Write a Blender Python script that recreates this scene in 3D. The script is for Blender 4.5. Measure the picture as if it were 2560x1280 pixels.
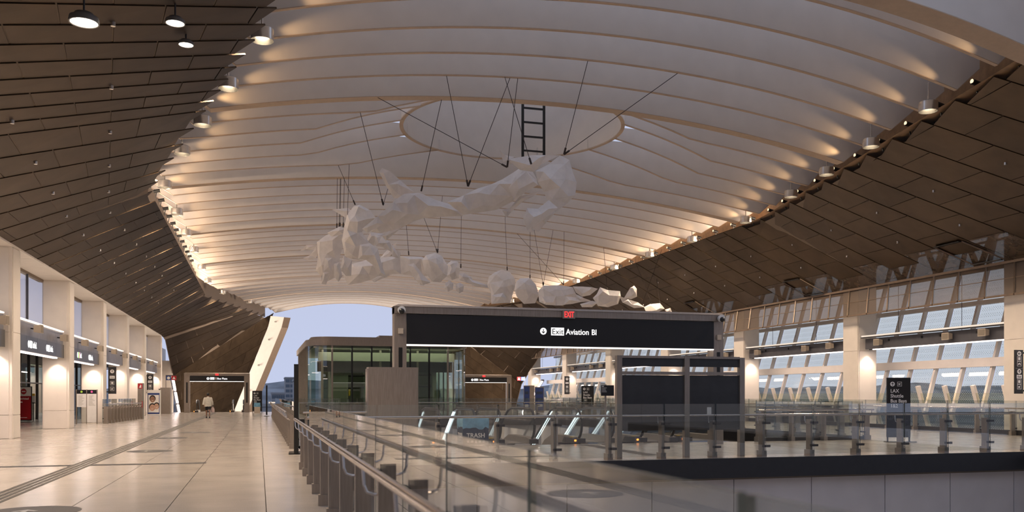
import bpy, bmesh, math, random
from mathutils import Vector, Matrix
from mathutils.geometry import delaunay_2d_cdt
for o in list(bpy.data.objects): bpy.data.objects.remove(o, do_unlink=True)
SC = bpy.context.scene
COL = SC.collection
PI = math.pi
random.seed(7)
# ------------------------------------------------------------------ camera
F = 2209.0; HZ = 988.0; EYE = 1.6
YAW = math.atan((1280-648)/F); CY, SY = math.cos(YAW), math.sin(YAW)
cam = bpy.data.cameras.new('camera'); co = bpy.data.objects.new('camera', cam); COL.objects.link(co)
co.location = (0, 0, EYE); co.rotation_euler = (PI/2, 0, -YAW)
cam.sensor_width = 36; cam.lens = 36*F/2560; cam.shift_y = (HZ-640)/2560
cam.clip_end = 4000
cam.dof.use_dof = True; cam.dof.focus_distance = 28; cam.dof.aperture_fstop = 2.0
SC.camera = co
# ------------------------------------------------------------------ world: even dusk overcast
w = bpy.data.worlds.new('dusk_sky'); SC.world = w; w.use_nodes = True
nt = w.node_tree; bg = nt.nodes['Background']
tc = nt.nodes.new('ShaderNodeTexCoord'); sp = nt.nodes.new('ShaderNodeSeparateXYZ')
rp = nt.nodes.new('ShaderNodeValToRGB')
nt.links.new(tc.outputs['Generated'], sp.inputs[0]); nt.links.new(sp.outputs['Z'], rp.inputs[0])
nt.links.new(rp.outputs[0], bg.inputs[0])
e = rp.color_ramp.elements
e[0].position = 0.0; e[0].color = (.50, .55, .74, 1)
e[1].position = .6; e[1].color = (.42, .455, .58, 1)
bg.inputs[1].default_value = 1.12
SC.view_settings.view_transform = 'Standard'; SC.view_settings.look = 'None'
SC.view_settings.exposure = 0.0; SC.view_settings.gamma = 1.0
SC.view_settings.use_curve_mapping = False
DOWN_W = 1500.0      # hall downlights
WASH_W = 150.0       # column washers
STRIP = 6.0          # strip light emission
COVE_W = 420.0      # cove strips behind the roof edges
UP_W = 170.0          # rib uplights
WARM = (1.0, .77, .55)
# ------------------------------------------------------------------ helpers
def px(x, y, d):
    r = (x-1280)/F*d; u = (HZ-y)/F*d
    return Vector((CY*r+SY*d, -SY*r+CY*d, EYE+u))
def pxY(x, y, Y):
    u = (x-1280)/F
    d = Y/(CY-SY*u)
    return px(x, y, d)
class MB:
    def __init__(s): s.v = []; s.f = []; s.m = []
    def add(s, vs, fs, mi=0):
        n = len(s.v); s.v += [tuple(v) for v in vs]
        for f in fs: s.f.append([i+n for i in f]); s.m.append(mi)
        return s
    def box(s, x0, x1, y0, y1, z0, z1, mi=0):
        if x0 > x1: x0, x1 = x1, x0
        if y0 > y1: y0, y1 = y1, y0
        if z0 > z1: z0, z1 = z1, z0
        vs = [(x0,y0,z0),(x1,y0,z0),(x1,y1,z0),(x0,y1,z0),(x0,y0,z1),(x1,y0,z1),(x1,y1,z1),(x0,y1,z1)]
        return s.add(vs, [(0,3,2,1),(4,5,6,7),(0,1,5,4),(1,2,6,5),(2,3,7,6),(3,0,4,7)], mi)
    def hexa(s, vs, mi=0):
        return s.add(vs, [(0,3,2,1),(4,5,6,7),(0,1,5,4),(1,2,6,5),(2,3,7,6),(3,0,4,7)], mi)
    def bar(s, a, b, wx, wy=None, mi=0, up=(0,0,1)):
        a = Vector(a); b = Vector(b); wy = wy or wx
        t = (b-a).normalized(); up = Vector(up)
        if abs(t.dot(up)) > .99: up = Vector((0,1,0))
        n = t.cross(up).normalized()*wx/2; q = n.cross(t).normalized()*wy/2
        return s.hexa([a-n-q, a+n-q, a+n+q, a-n+q, b-n-q, b+n-q, b+n+q, b-n+q], mi)
    def tube(s, pts, r, seg=8, mi=0, caps=True):
        pts = [Vector(p) for p in pts]; rings = []
        t0 = (pts[1]-pts[0]).normalized()
        ref = Vector((0,0,1)) if abs(t0.z) < .9 else Vector((1,0,0))
        rr = r if isinstance(r, (list, tuple)) else [r]*len(pts)
        for i, p in enumerate(pts):
            t = (pts[min(i+1,len(pts)-1)]-pts[max(i-1,0)]).normalized()
            n = t.cross(ref)
            if n.length < 1e-4: n = t.cross(Vector((0,1,0)))
            n.normalize(); b = n.cross(t)
            rings.append([p+(n*math.cos(2*PI*k/seg)+b*math.sin(2*PI*k/seg))*rr[i] for k in range(seg)])
        vs = [v for g in rings for v in g]; fs = []
        for i in range(len(pts)-1):
            for k in range(seg):
                fs.append((i*seg+k, i*seg+(k+1)%seg, (i+1)*seg+(k+1)%seg, (i+1)*seg+k))
        if caps: fs += [tuple(range(seg)), tuple(range((len(pts)-1)*seg, len(pts)*seg))]
        return s.add(vs, fs, mi)
    def lathe(s, prof, c=(0,0,0), seg=20, mi=0, axis='Z'):
        vs = []; c = Vector(c)
        for r, z in prof:
            for k in range(seg):
                a = 2*PI*k/seg; p = Vector((r*math.cos(a), r*math.sin(a), z))
                if axis == 'Y': p = Vector((p.x, p.z, p.y))
                if axis == 'X': p = Vector((p.z, p.x, p.y))
                vs.append(c+p)
        fs = [(i*seg+k, i*seg+(k+1)%seg, (i+1)*seg+(k+1)%seg, (i+1)*seg+k) for i in range(len(prof)-1) for k in range(seg)]
        return s.add(vs, fs, mi)
    def prism(s, poly, fn, mi=0):
        n = len(poly); vs = [fn(a, b, 0) for a, b in poly]+[fn(a, b, 1) for a, b in poly]
        return s.add(vs, [tuple(range(n)), tuple(range(2*n-1, n-1, -1))]+[(i, (i+1) % n, n+(i+1) % n, n+i) for i in range(n)], mi)
    def mesh(s, name, mats, smooth=False):
        me = bpy.data.meshes.new(name); me.from_pydata(s.v, [], s.f)
        mats = mats if isinstance(mats, (list, tuple)) else [mats]
        for m in mats: me.materials.append(m)
        if len(mats) > 1: me.polygons.foreach_set('material_index', s.m)
        bm = bmesh.new(); bm.from_mesh(me); bmesh.ops.recalc_face_normals(bm, faces=bm.faces); bm.to_mesh(me); bm.free()
        if smooth:
            me.polygons.foreach_set('use_smooth', [True]*len(me.polygons)); me.set_sharp_from_angle(angle=math.radians(38))
        return me
def link(name, data, parent=None, loc=(0,0,0), rot=(0,0,0)):
    o = bpy.data.objects.new(name, data); COL.objects.link(o)
    o.location = loc; o.rotation_euler = rot
    if parent is not None: o.parent = parent
    return o
def obj(name, mb, mats, parent=None, loc=(0,0,0), rot=(0,0,0), smooth=False):
    return link(name, mb.mesh(name, mats, smooth), parent, loc, rot)
def tag(o, label, cat, group=None):
    o['label'] = label; o['category'] = cat
    if group: o['group'] = group
    return o
def thing(name, label, cat, loc=(0,0,0), rz=0, group=None):
    return tag(link(name, None, None, loc, (0,0,rz)), label, cat, group)
def struct(name, mb=None, mats=None, loc=(0,0,0)):
    o = link(name, mb.mesh(name, mats) if mb else None, None, loc); o['kind'] = 'structure'; return o
ORD = ['first','second','third','fourth','fifth','sixth','seventh','eighth','ninth','tenth','eleventh','twelfth','thirteenth','fourteenth','fifteenth','sixteenth','seventeenth','eighteenth','nineteenth','twentieth','twenty-first','twenty-second','twenty-third','twenty-fourth']
# ------------------------------------------------------------------ materials
def mat(name, col, rough=.5, metal=0, var=.08, scale=6, bump=0, bscale=60, spec=.5, emit=None, es=0, stretch=None):
    m = bpy.data.materials.new(name); m.use_nodes = True; t = m.node_tree; b = t.nodes['Principled BSDF']
    b.inputs['Base Color'].default_value = (*col, 1); b.inputs['Roughness'].default_value = rough
    b.inputs['Metallic'].default_value = metal; b.inputs['Specular IOR Level'].default_value = spec
    if var or bump:
        tcn = t.nodes.new('ShaderNodeTexCoord'); vec = tcn.outputs['Object']
        if stretch:
            mp = t.nodes.new('ShaderNodeMapping'); mp.inputs['Scale'].default_value = stretch
            t.links.new(vec, mp.inputs[0]); vec = mp.outputs[0]
    if var:
        n = t.nodes.new('ShaderNodeTexNoise'); n.inputs['Scale'].default_value = scale; n.inputs['Detail'].default_value = 3
        t.links.new(vec, n.inputs['Vector'])
        r = t.nodes.new('ShaderNodeValToRGB'); r.color_ramp.elements[0].position = .3; r.color_ramp.elements[1].position = .7
        r.color_ramp.elements[0].color = (*[c*(1-var) for c in col], 1); r.color_ramp.elements[1].color = (*[min(1, c*(1+var)) for c in col], 1)
        t.links.new(n.outputs[0], r.inputs[0]); t.links.new(r.outputs[0], b.inputs['Base Color'])
    if bump:
        n2 = t.nodes.new('ShaderNodeTexNoise'); n2.inputs['Scale'].default_value = bscale
        t.links.new(vec, n2.inputs['Vector'])
        bp = t.nodes.new('ShaderNodeBump'); bp.inputs['Strength'].default_value = bump; bp.inputs['Distance'].default_value = .02
        t.links.new(n2.outputs[0], bp.inputs['Height']); t.links.new(bp.outputs[0], b.inputs['Normal'])
    if emit:
        b.inputs['Emission Color'].default_value = (*emit, 1); b.inputs['Emission Strength'].default_value = es
    return m
def schlick(t, f0, pw=5.0):
    lw = t.nodes.new('ShaderNodeLayerWeight'); lw.inputs[0].default_value = .5
    p_ = t.nodes.new('ShaderNodeMath'); p_.operation = 'POWER'; p_.inputs[1].default_value = pw
    m_ = t.nodes.new('ShaderNodeMath'); m_.operation = 'MULTIPLY_ADD'; m_.inputs[1].default_value = 1-f0; m_.inputs[2].default_value = f0
    t.links.new(lw.outputs['Facing'], p_.inputs[0]); t.links.new(p_.outputs[0], m_.inputs[0]); return m_.outputs[0]
def glassmat(name, tint=(.9,.95,.93), f0=.06, fpow=3.6, fmax=1.0, rough=.0):
    m = bpy.data.materials.new(name); m.use_nodes = True; t = m.node_tree; t.nodes.clear()
    out = t.nodes.new('ShaderNodeOutputMaterial'); mix = t.nodes.new('ShaderNodeMixShader')
    tr = t.nodes.new('ShaderNodeBsdfTransparent'); gl = t.nodes.new('ShaderNodeBsdfGlossy')
    tr.inputs[0].default_value = (*tint, 1); gl.inputs['Roughness'].default_value = rough; gl.inputs[0].default_value = (1,1,1,1)
    t.links.new(schlick(t, f0), mix.inputs[0])
    t.links.new(tr.outputs[0], mix.inputs[1]); t.links.new(gl.outputs[0], mix.inputs[2]); t.links.new(mix.outputs[0], out.inputs[0])
    return m
def perfmat(name, col, alpha, rough=.5, metal=.3, dots=None):
    """perforated sheet: fine holes let light straight through"""
    m = mat(name, col, rough, metal, var=.1, scale=2.5); t = m.node_tree
    out = [n for n in t.nodes if n.type == 'OUTPUT_MATERIAL'][0]; b = t.nodes['Principled BSDF']
    mix = t.nodes.new('ShaderNodeMixShader'); tr = t.nodes.new('ShaderNodeBsdfTransparent')
    t.links.new(b.outputs[0], mix.inputs[1]); t.links.new(tr.outputs[0], mix.inputs[2]); t.links.new(mix.outputs[0], out.inputs[0])
    mix.inputs[0].default_value = alpha
    if dots:
        tcn = t.nodes.new('ShaderNodeTexCoord'); v = t.nodes.new('ShaderNodeTexVoronoi'); v.feature = 'F1'; v.inputs['Randomness'].default_value = 0
        v.inputs['Scale'].default_value = dots; t.links.new(tcn.outputs['Object'], v.inputs['Vector'])
        lt = t.nodes.new('ShaderNodeMath'); lt.operation = 'LESS_THAN'; lt.inputs[1].default_value = alpha
        t.links.new(v.outputs['Distance'], lt.inputs[0]); t.links.new(lt.outputs[0], mix.inputs[0])
    return m
def emis(name, col, s):
    m = bpy.data.materials.new(name); m.use_nodes = True; t = m.node_tree; t.nodes.clear()
    out = t.nodes.new('ShaderNodeOutputMaterial'); em = t.nodes.new('ShaderNodeEmission')
    em.inputs[0].default_value = (*col, 1); em.inputs[1].default_value = s; t.links.new(em.outputs[0], out.inputs[0]); return m
M = dict(
 rib = mat('white_rib', (.64,.59,.54), .6, var=.03, scale=1.5),
 cream = mat('cream_panel', (.80,.73,.66), .42, var=.03, scale=2),
 brown = mat('bronze_panel', (.085,.057,.035), .40, .85, var=.16, spec=.15, scale=1.3, stretch=(1,1,1)),
 brown2 = mat('bronze_panel_dark', (.073,.049,.030), .40, .85, var=.16, spec=.15, scale=1.3),
 brownperf = perfmat('bronze_perforated', (.13,.09,.06), .3, .45, .5),
 valance = perfmat('valance_perforated', (.16,.115,.085), .5, .5, .2),
 ribedge = mat('rib_edge_tan', (.50,.38,.28), .6, var=.05),
 backing = mat('panel_backing', (.17,.125,.09), .6, var=.05),
 trim = mat('bronze_trim', (.22,.16,.115), .45, .3),
 tan = mat('tan_timber', (.26,.15,.07), .6, var=.2, scale=4),
 steel = mat('brushed_steel', (.335,.285,.245), .36, .55, var=.12, scale=5, bump=.12, bscale=30, stretch=(8,8,.6)),
 steelp = mat('polished_tube', (.58,.52,.48), .18, .95, var=.03),
 dsteel = mat('dark_steel', (.07,.065,.065), .4, .6, var=.1),
 fascia = mat('black_fascia', (.020,.020,.023), .6, var=.1),
 grey = mat('void_panel', (.55,.52,.51), .55, var=.05, scale=1.2),
 header = mat('header_grey', (.085,.085,.10), .45, .1, var=.15, scale=3),
 header_skylit = mat('header_skylit_grey', (.20,.20,.235), .4, .2, var=.12, scale=3),  # sky light on the left beams is put into this paler grey
 sign_reflect = mat('sign_board_reflect_grey', (.055,.053,.058), .3, var=.05),  # reflections on the left boards are put into this lighter grey
 sign = mat('sign_black', (.012,.012,.014), .35, var=0),
 screen = mat('screen_charcoal', (.03,.03,.032), .55, var=.15, scale=3),
 black = mat('black_rubber', (.012,.012,.012), .3, var=0),
 white = mat('white_print', (.8,.8,.8), .5, var=0),
 wlit = emis('lit_lettering', (1,.98,.97), 1.3),
 pale = mat('pale_print', (.55,.55,.55), .5, var=0),
 ghost = mat('ghost_print', (.05,.05,.055), .45, var=0),
 red = mat('red_print', (.42,.012,.02), .45, var=.05),
 redlit = emis('exit_red', (1,.05,.05), 1.6),
 blue = mat('blue_print', (.02,.05,.20), .5, var=.1),
 navy = mat('navy_card', (.02,.035,.075), .6, var=.1),
 bag = mat('blue_plastic', (.17,.38,.55), .3, var=.25, scale=7, bump=.6, bscale=9),
 yellow = mat('yellow_print', (.75,.48,.04), .5, var=0),
 lime = mat('lime_print', (.35,.6,.08), .5, var=0),
 pink = mat('pink_print', (.75,.12,.4), .5, var=0),
 paper = mat('paper_white', (.78,.76,.72), .7, var=.03),
 skin = mat('skin', (.30,.16,.10), .55, var=.1), skin2 = mat('skin_light', (.55,.33,.23), .55, var=.1),
 hair = mat('black_hair', (.012,.010,.009), .6, var=0),
 jacket = mat('cream_jacket', (.62,.58,.50), .8, var=.12, scale=14, bump=.4, bscale=20),
 dark = mat('dark_cloth', (.02,.02,.024), .8, var=.1),
 shirt = mat('blue_shirt', (.03,.10,.32), .8, var=.1),
 orange = mat('orange_cap', (.6,.18,.04), .7, var=0),
 sculpt = mat('sculpture_white', (.86,.81,.77), .65, var=.06, scale=3, bump=.25, bscale=5),
 cable = mat('cable_dark', (.06,.045,.04), .5, .5, var=0),
 speaker = mat('speaker_cream', (.55,.47,.38), .6, var=.03), grille = mat('speaker_grille', (.25,.21,.17), .7, var=.2, scale=60),
 lens = emis('lamp_lens', (1,.88,.72), 14), lensdim = emis('lamp_lens_dim', (1,.84,.60), 6),
 lensspot = emis('spot_lens', (1,.75,.45), 1.6),
 strip = emis('strip_light', (1,.82,.76), STRIP), striplow = emis('tube_light', (1,.84,.68), .95), escl = emis('escalator_strip', (.85,.95,1), 3.0),
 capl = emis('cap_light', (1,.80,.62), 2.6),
 amber = emis('amber_lamp', (1,.30,.05), 3.5),
 lampgrey = mat('lamp_grey', (.20,.19,.18), .4, .3, var=.05),
 chrome = mat('reflector_silver', (.75,.72,.68), .25, .9, var=.05),
 hill = mat('wooded_hill', (.20,.23,.27), .9, var=.45, scale=.03), conc = mat('far_concrete', (.30,.31,.33), .8, var=.1, scale=.05), teal = mat('teal_glazing', (.06,.12,.12), .25, .1, var=.2),  # hill: distance haze is put into its blue-grey colour
 asphalt = mat('asphalt', (.10,.10,.11), .85, var=.2, scale=.4), farwin = mat('far_window', (.10,.13,.17), .2, .2),
 tactile = mat('tactile_grey', (.10,.092,.085), .5, var=.1), decal = mat('floor_decal', (.055,.055,.06), .4, var=.1), decal2 = mat('floor_decal_pale', (.45,.44,.43), .4, var=0),
 inner = mat('interior_wall', (.30,.30,.25), .6, var=.08), innerc = mat('interior_cream', (.48,.46,.38), .6, var=.05),
)
M['glass'] = glassmat('guard_glass', (.90,.92,.91), .10)
M['edge'] = mat('glass_edge', (.15,.18,.18), .2, 0, var=0)
M['kglass'] = glassmat('kiosk_glass', (.60,.68,.60), .09)
M['cglass'] = glassmat('clerestory_glass', (.92,.94,.97), .04)
M['frit'] = None
def frit():
    m = bpy.data.materials.new('fritted_glass'); m.use_nodes = True; t = m.node_tree; t.nodes.clear()
    out = t.nodes.new('ShaderNodeOutputMaterial'); mix = t.nodes.new('ShaderNodeMixShader'); mix2 = t.nodes.new('ShaderNodeMixShader'); mix3 = t.nodes.new('ShaderNodeMixShader')
    tr = t.nodes.new('ShaderNodeBsdfTransparent'); tr.inputs[0].default_value = (1,1,.92,1)
    tl = t.nodes.new('ShaderNodeBsdfTranslucent'); tl.inputs[0].default_value = (.9,.9,.85,1)
    df = t.nodes.new('ShaderNodeBsdfDiffuse'); df.inputs[0].default_value = (.75,.75,.70,1); gl = t.nodes.new('ShaderNodeBsdfGlossy'); gl.inputs['Roughness'].default_value = .02
    mix2.inputs[0].default_value = .3
    t.links.new(tl.outputs[0], mix2.inputs[1]); t.links.new(df.outputs[0], mix2.inputs[2])
    tcn = t.nodes.new('ShaderNodeTexCoord'); v = t.nodes.new('ShaderNodeTexVoronoi'); v.inputs['Randomness'].default_value = 0; v.inputs['Scale'].default_value = 11
    mp = t.nodes.new('ShaderNodeMapping'); mp.inputs['Rotation'].default_value = (PI/4,0,0)
    t.links.new(tcn.outputs['Object'], mp.inputs[0]); t.links.new(mp.outputs[0], v.inputs['Vector'])
    lt = t.nodes.new('ShaderNodeMath'); lt.operation = 'LESS_THAN'; lt.inputs[1].default_value = .20
    t.links.new(v.outputs['Distance'], lt.inputs[0]); t.links.new(lt.outputs[0], mix.inputs[0])
    t.links.new(tr.outputs[0], mix.inputs[1]); t.links.new(mix2.outputs[0], mix.inputs[2])
    t.links.new(schlick(t, .04), mix3.inputs[0]); t.links.new(mix.outputs[0], mix3.inputs[1]); t.links.new(gl.outputs[0], mix3.inputs[2])
    t.links.new(mix3.outputs[0], out.inputs[0]); return m
M['frit'] = frit()
def terrazzo():
    m = bpy.data.materials.new('terrazzo'); m.use_nodes = True; t = m.node_tree; b = t.nodes['Principled BSDF']
    tcn = t.nodes.new('ShaderNodeTexCoord')
    n1 = t.nodes.new('ShaderNodeTexNoise'); n1.inputs['Scale'].default_value = 90; n1.inputs['Detail'].default_value = 2
    n2 = t.nodes.new('ShaderNodeTexNoise'); n2.inputs['Scale'].default_value = .7; n2.inputs['Detail'].default_value = 4
    for n in (n1, n2): t.links.new(tcn.outputs['Object'], n.inputs['Vector'])
    r = t.nodes.new('ShaderNodeValToRGB'); r.color_ramp.elements[0].position = .35; r.color_ramp.elements[1].position = .65
    r.color_ramp.elements[0].color = (.44,.395,.345,1); r.color_ramp.elements[1].color = (.56,.505,.45,1)
    t.links.new(n1.outputs[0], r.inputs[0])
    mx = t.nodes.new('ShaderNodeMix'); mx.data_type = 'RGBA'; mx.blend_type = 'MULTIPLY'; mx.inputs[0].default_value = .35
    t.links.new(r.outputs[0], mx.inputs[6]); t.links.new(n2.outputs[0], mx.inputs[7]); t.links.new(mx.outputs[2], b.inputs['Base Color'])
    rr = t.nodes.new('ShaderNodeMapRange'); rr.inputs[3].default_value = .17; rr.inputs[4].default_value = .24
    t.links.new(n2.outputs[0], rr.inputs[0]); t.links.new(rr.outputs[0], b.inputs['Roughness'])
    b.inputs['Specular IOR Level'].default_value = .6
    # long shallow polishing waves across the slab
    mp = t.nodes.new('ShaderNodeMapping'); mp.inputs['Scale'].default_value = (.8, 5.5, 1); t.links.new(tcn.outputs['Object'], mp.inputs[0])
    n3 = t.nodes.new('ShaderNodeTexNoise'); n3.inputs['Scale'].default_value = 1.0; n3.inputs['Detail'].default_value = 2; t.links.new(mp.outputs[0], n3.inputs['Vector'])
    bp = t.nodes.new('ShaderNodeBump'); bp.inputs['Strength'].default_value = .10; bp.inputs['Distance'].default_value = .03
    t.links.new(n3.outputs[0], bp.inputs['Height']); t.links.new(bp.outputs[0], b.inputs['Normal'])
    return m
M['floor'] = terrazzo()
M['joint'] = mat('floor_joint', (.16,.13,.10), .7, var=0)
# ------------------------------------------------------------------ text
def text(s, size, m, parent, loc, rot=(PI/2,0,0), name='lettering', align='LEFT', bold=0, xs=1.0):
    cu = bpy.data.curves.new('t', 'FONT'); cu.body = s; cu.size = size; cu.align_x = align; cu.offset = bold*size; cu.resolution_u = 3
    cu.extrude = .004; cu.space_line = .95
    o = bpy.data.objects.new('t', cu); COL.objects.link(o)
    dg = bpy.context.evaluated_depsgraph_get(); me = bpy.data.meshes.new_from_object(o.evaluated_get(dg))
    bpy.data.objects.remove(o); bpy.data.curves.remove(cu)
    if xs != 1.0:
        for v in me.vertices: v.co.x *= xs
    me.materials.clear(); me.materials.append(m)
    return link(name, me, parent, loc, rot)
FN = lambda x0, z0, y0, y1: (lambda a, b, k: (x0+a, y0 if k == 0 else y1, z0+b))
def disc(r, n=20): return [(r*math.cos(2*PI*k/n), r*math.sin(2*PI*k/n)) for k in range(n)]
ARROW_UP = [(0,.62),(-.5,.12),(-.36,-.02),(-.1,.24),(-.1,-.6),(.1,-.6),(.1,.24),(.36,-.02),(.5,.12)]
PLANE = [(0,.7),(.1,.55),(.1,.2),(.65,-.15),(.65,-.32),(.1,-.12),(.1,-.45),(.25,-.6),(.25,-.7),(0,-.62),(-.25,-.7),(-.25,-.6),(-.1,-.45),(-.1,-.12),(-.65,-.32),(-.65,-.15),(-.1,.2),(-.1,.55)]
BUS = [(-.5,-.45),(-.5,.5),(-.35,.62),(.35,.62),(.5,.5),(.5,-.45),(.36,-.45),(.36,-.62),(.18,-.62),(.18,-.45),(-.18,-.45),(-.18,-.62),(-.36,-.62),(-.36,-.45)]
BIKE = [(-.6,-.35),(-.6,0),(-.25,.3),(.1,.3),(.1,.45),(.3,.45),(.35,.2),(.6,0),(.6,-.35),(.3,-.4),(.15,-.1),(-.15,-.1),(-.3,-.4)]
def rotp(p, a): return [(x*math.cos(a)-y*math.sin(a), x*math.sin(a)+y*math.cos(a)) for x, y in p]
def sclp(p, s): return [(x*s, y*s) for x, y in p]
def icon(parent, kind, x, z, r, y, mw, mb, out=-1):
    """pictogram on a sign whose local face is the plane y, looking along out*Y"""
    e = .006*out
    if kind.startswith('arrow'):
        obj('arrow_roundel', MB().prism(disc(r), FN(x, z, y, y+e)), mw, parent)
        a = {'up': 0, 'down': PI, 'left': PI/2}[kind[6:]]
        obj('arrow', MB().prism(sclp(rotp(ARROW_UP, a), r*1.1), FN(x, z, y+e, y+2*e)), mb, parent)
    elif kind == 'exit':
        obj('exit_plate', MB().box(x-r*1.25, x+r*1.25, y, y+e, z-r*.75, z+r*.75), mw, parent)
        text('Exit', r*1.15, mb, parent, (x, y+1.6*e, z-r*.42), align='CENTER')
    else:
        mb2 = MB()
        for a0, a1, b0, b1 in ((-1,1,.88,1),(-1,1,-1,-.88),(-1,-.88,-.88,.88),(.88,1,-.88,.88)):
            mb2.box(x+a0*r, x+a1*r, y, y+e, z+b0*r, z+b1*r)
        obj('icon_frame', mb2, mw, parent)
        p = {'plane': rotp(PLANE, -PI/4), 'bus': BUS, 'train': BUS, 'bike': BIKE}[kind]
        obj('pictogram', MB().prism(sclp(p, r), FN(x, z, y, y+e)), mw, parent)
def spot(name, loc, target, watts, ang, parent=None, col=WARM, blend=.6, rad=.12):
    l = bpy.data.lights.new(name, 'SPOT'); l.energy = watts; l.spot_size = math.radians(ang); l.spot_blend = blend; l.color = col; l.shadow_soft_size = rad
    o = bpy.data.objects.new(name, l); COL.objects.link(o); o.location = loc
    o.rotation_euler = (Vector(target)-Vector(loc)).to_track_quat('-Z', 'Y').to_euler()
    if parent is not None:
        o.parent = parent; o.location = Vector(loc)-Vector(parent.location)
    return o
#%%STRUCTURE
CX = 10.65; RV = 21.0; XL = -8.7; XR = 30.0
GX = 1.15                                # glass line of the left guard
# ------------------------------------------------------------------ floor
floor = struct('floor')
PW = 1.43
def slabs(x0, x1, y0, y1, ly=8.58):
    nx = max(1, round((x1-x0)/PW)); ny = max(1, round((y1-y0)/ly)); sx = (x1-x0)/nx; sy = (y1-y0)/ny; g = .006
    me = MB().hexa([(g,g,-.09),(sx-g,g,-.09),(sx-g,sy-g,-.09),(g,sy-g,-.09),(g,g,0),(sx-g,g,0),(sx-g,sy-g,0),(g,sy-g,0)]).mesh('floor_slab', M['floor'])
    for i in range(nx):
        for j in range(ny): link('floor_slab', me, floor, (x0+i*sx, y0+j*sy, 0))
def deck(x0, x1, y0, y1):
    obj('floor_bed', MB().box(x0, x1, y0, y1, -.55, -.088), M['joint'], floor)
WX0 = .72-PW*7
for x0, x1, y0, y1 in ((WX0, .72+PW*.5, -8, 88), (.72+PW*.5, RV, 20.1, 27.2), (RV, RV+PW*6, -8, 88), (.72+PW*.5, RV, 60.5, 88)):
    slabs(x0, x1, y0, y1); deck(x0, x1, y0, y1)
obj('platform_paving', MB().box(-22, WX0, 20, 92, -.5, -.004), M['floor'], floor)
# tactile strips, drain grating, round floor stickers
tg = link('tactile_strip', None); tag(tg, 'dark ribbed tactile strip running the length of the left walkway', 'floor strip')
for k in range(4):
    obj('rib', MB().box(-4.11+k*.115, -4.04+k*.115, 2, 86, .0, .006), M['tactile'], tg)
tg = link('tactile_strip', None); tag(tg, 'dark ribbed tactile strip crossing the bridge towards the escalators', 'floor strip')
for k in range(4):
    a = px(1455, 1112, 28.4); b = px(1620, 1138, 23.4)
    off = Vector((.11*k, .03*k, 0)); a.z = b.z = .003
    obj('rib', MB().bar(a+off, b+off, .07, .006), M['tactile'], tg)
dg_ = link('drain_grating', None); tag(dg_, 'dark drain grating set across the left walkway floor', 'grating')
for k in range(3): 
    for xa, xb in ((-8.6,-4.13),(-3.68,-1.2)): obj('slot', MB().box(xa, xb, 21.9+k*.12, 21.98+k*.12, 0, .005), M['decal'], dg_)
DEC = [((80,1279),'in the bottom left corner of the floor','a'),((375,1128),'beside the tactile strip near the drain grating','b'),((430,1095),'midway between the drain grating and the walking person','c'),((488,1081),'just ahead of the walking person on the left walkway','d')]
for i, ((x, y), s, _) in enumerate(DEC):
    p = px(x, y, EYE*F/(y-HZ)); t = thing('floor_sticker', 'round dark floor sticker '+s, 'floor sticker', (p.x, p.y, 0), 0, 'round stickers on the left walkway')
    obj('disc', MB().lathe([(0,.003),(.62,.003),(.62,0)], seg=28), M['decal'], t)
    obj('arrow_mark', MB().prism(sclp(ARROW_UP, .34), lambda a, b, k: (a-.1, b, .0035+.002*k)), M['decal2'], t)
# ------------------------------------------------------------------ void 1 edges
wv = struct('wall_void')
obj('fascia', MB().box(GX+.1, 26, 20.02, 20.1, -.50, -.0), M['fascia'], wv)
xs = [GX+.1, 2.7, 4.95, 7.2, 9.45, 11.75, 14.05, 16.35, 18.5, 20.7, 22.9]
for a, b in zip(xs[:-1], xs[1:]): obj('wall_panel', MB().box(a+.012, b-.012, 20.3, 20.36, -4.6, -.5), M['grey'], wv)
obj('wall_core', MB().box(GX+.1, 26, 20.36, 20.6, -6, -.5), M['fascia'], wv)
obj('edge_fascia', MB().box(GX+.06, GX+.14, -8, 20.05, -.5, 0), M['fascia'], wv)
wv2 = struct('wall_escalator_void')
obj('fascia', MB().box(GX, RV, 60.42, 60.5, -.5, 0), M['fascia'], wv2)
for k in range(9): obj('wall_panel', MB().box(GX+k*2.2+.012, GX+k*2.2+2.19, 60.6, 60.66, -5, -.5), M['grey'], wv2)
obj('wall_core', MB().box(GX, RV, 60.66, 60.9, -6, -.5), M['fascia'], wv2)
obj('side_fascia', MB().box(RV, RV+.08, 27, 60.5, -.5, 0), M['fascia'], wv2)
obj('side_fascia', MB().box(GX-.0, GX+.08, 27, 60.5, -.5, 0), M['fascia'], wv2)
struct('floor_lower', MB().box(-24, 40, -12, 92, -6.2, -6), M['grey'])
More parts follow.
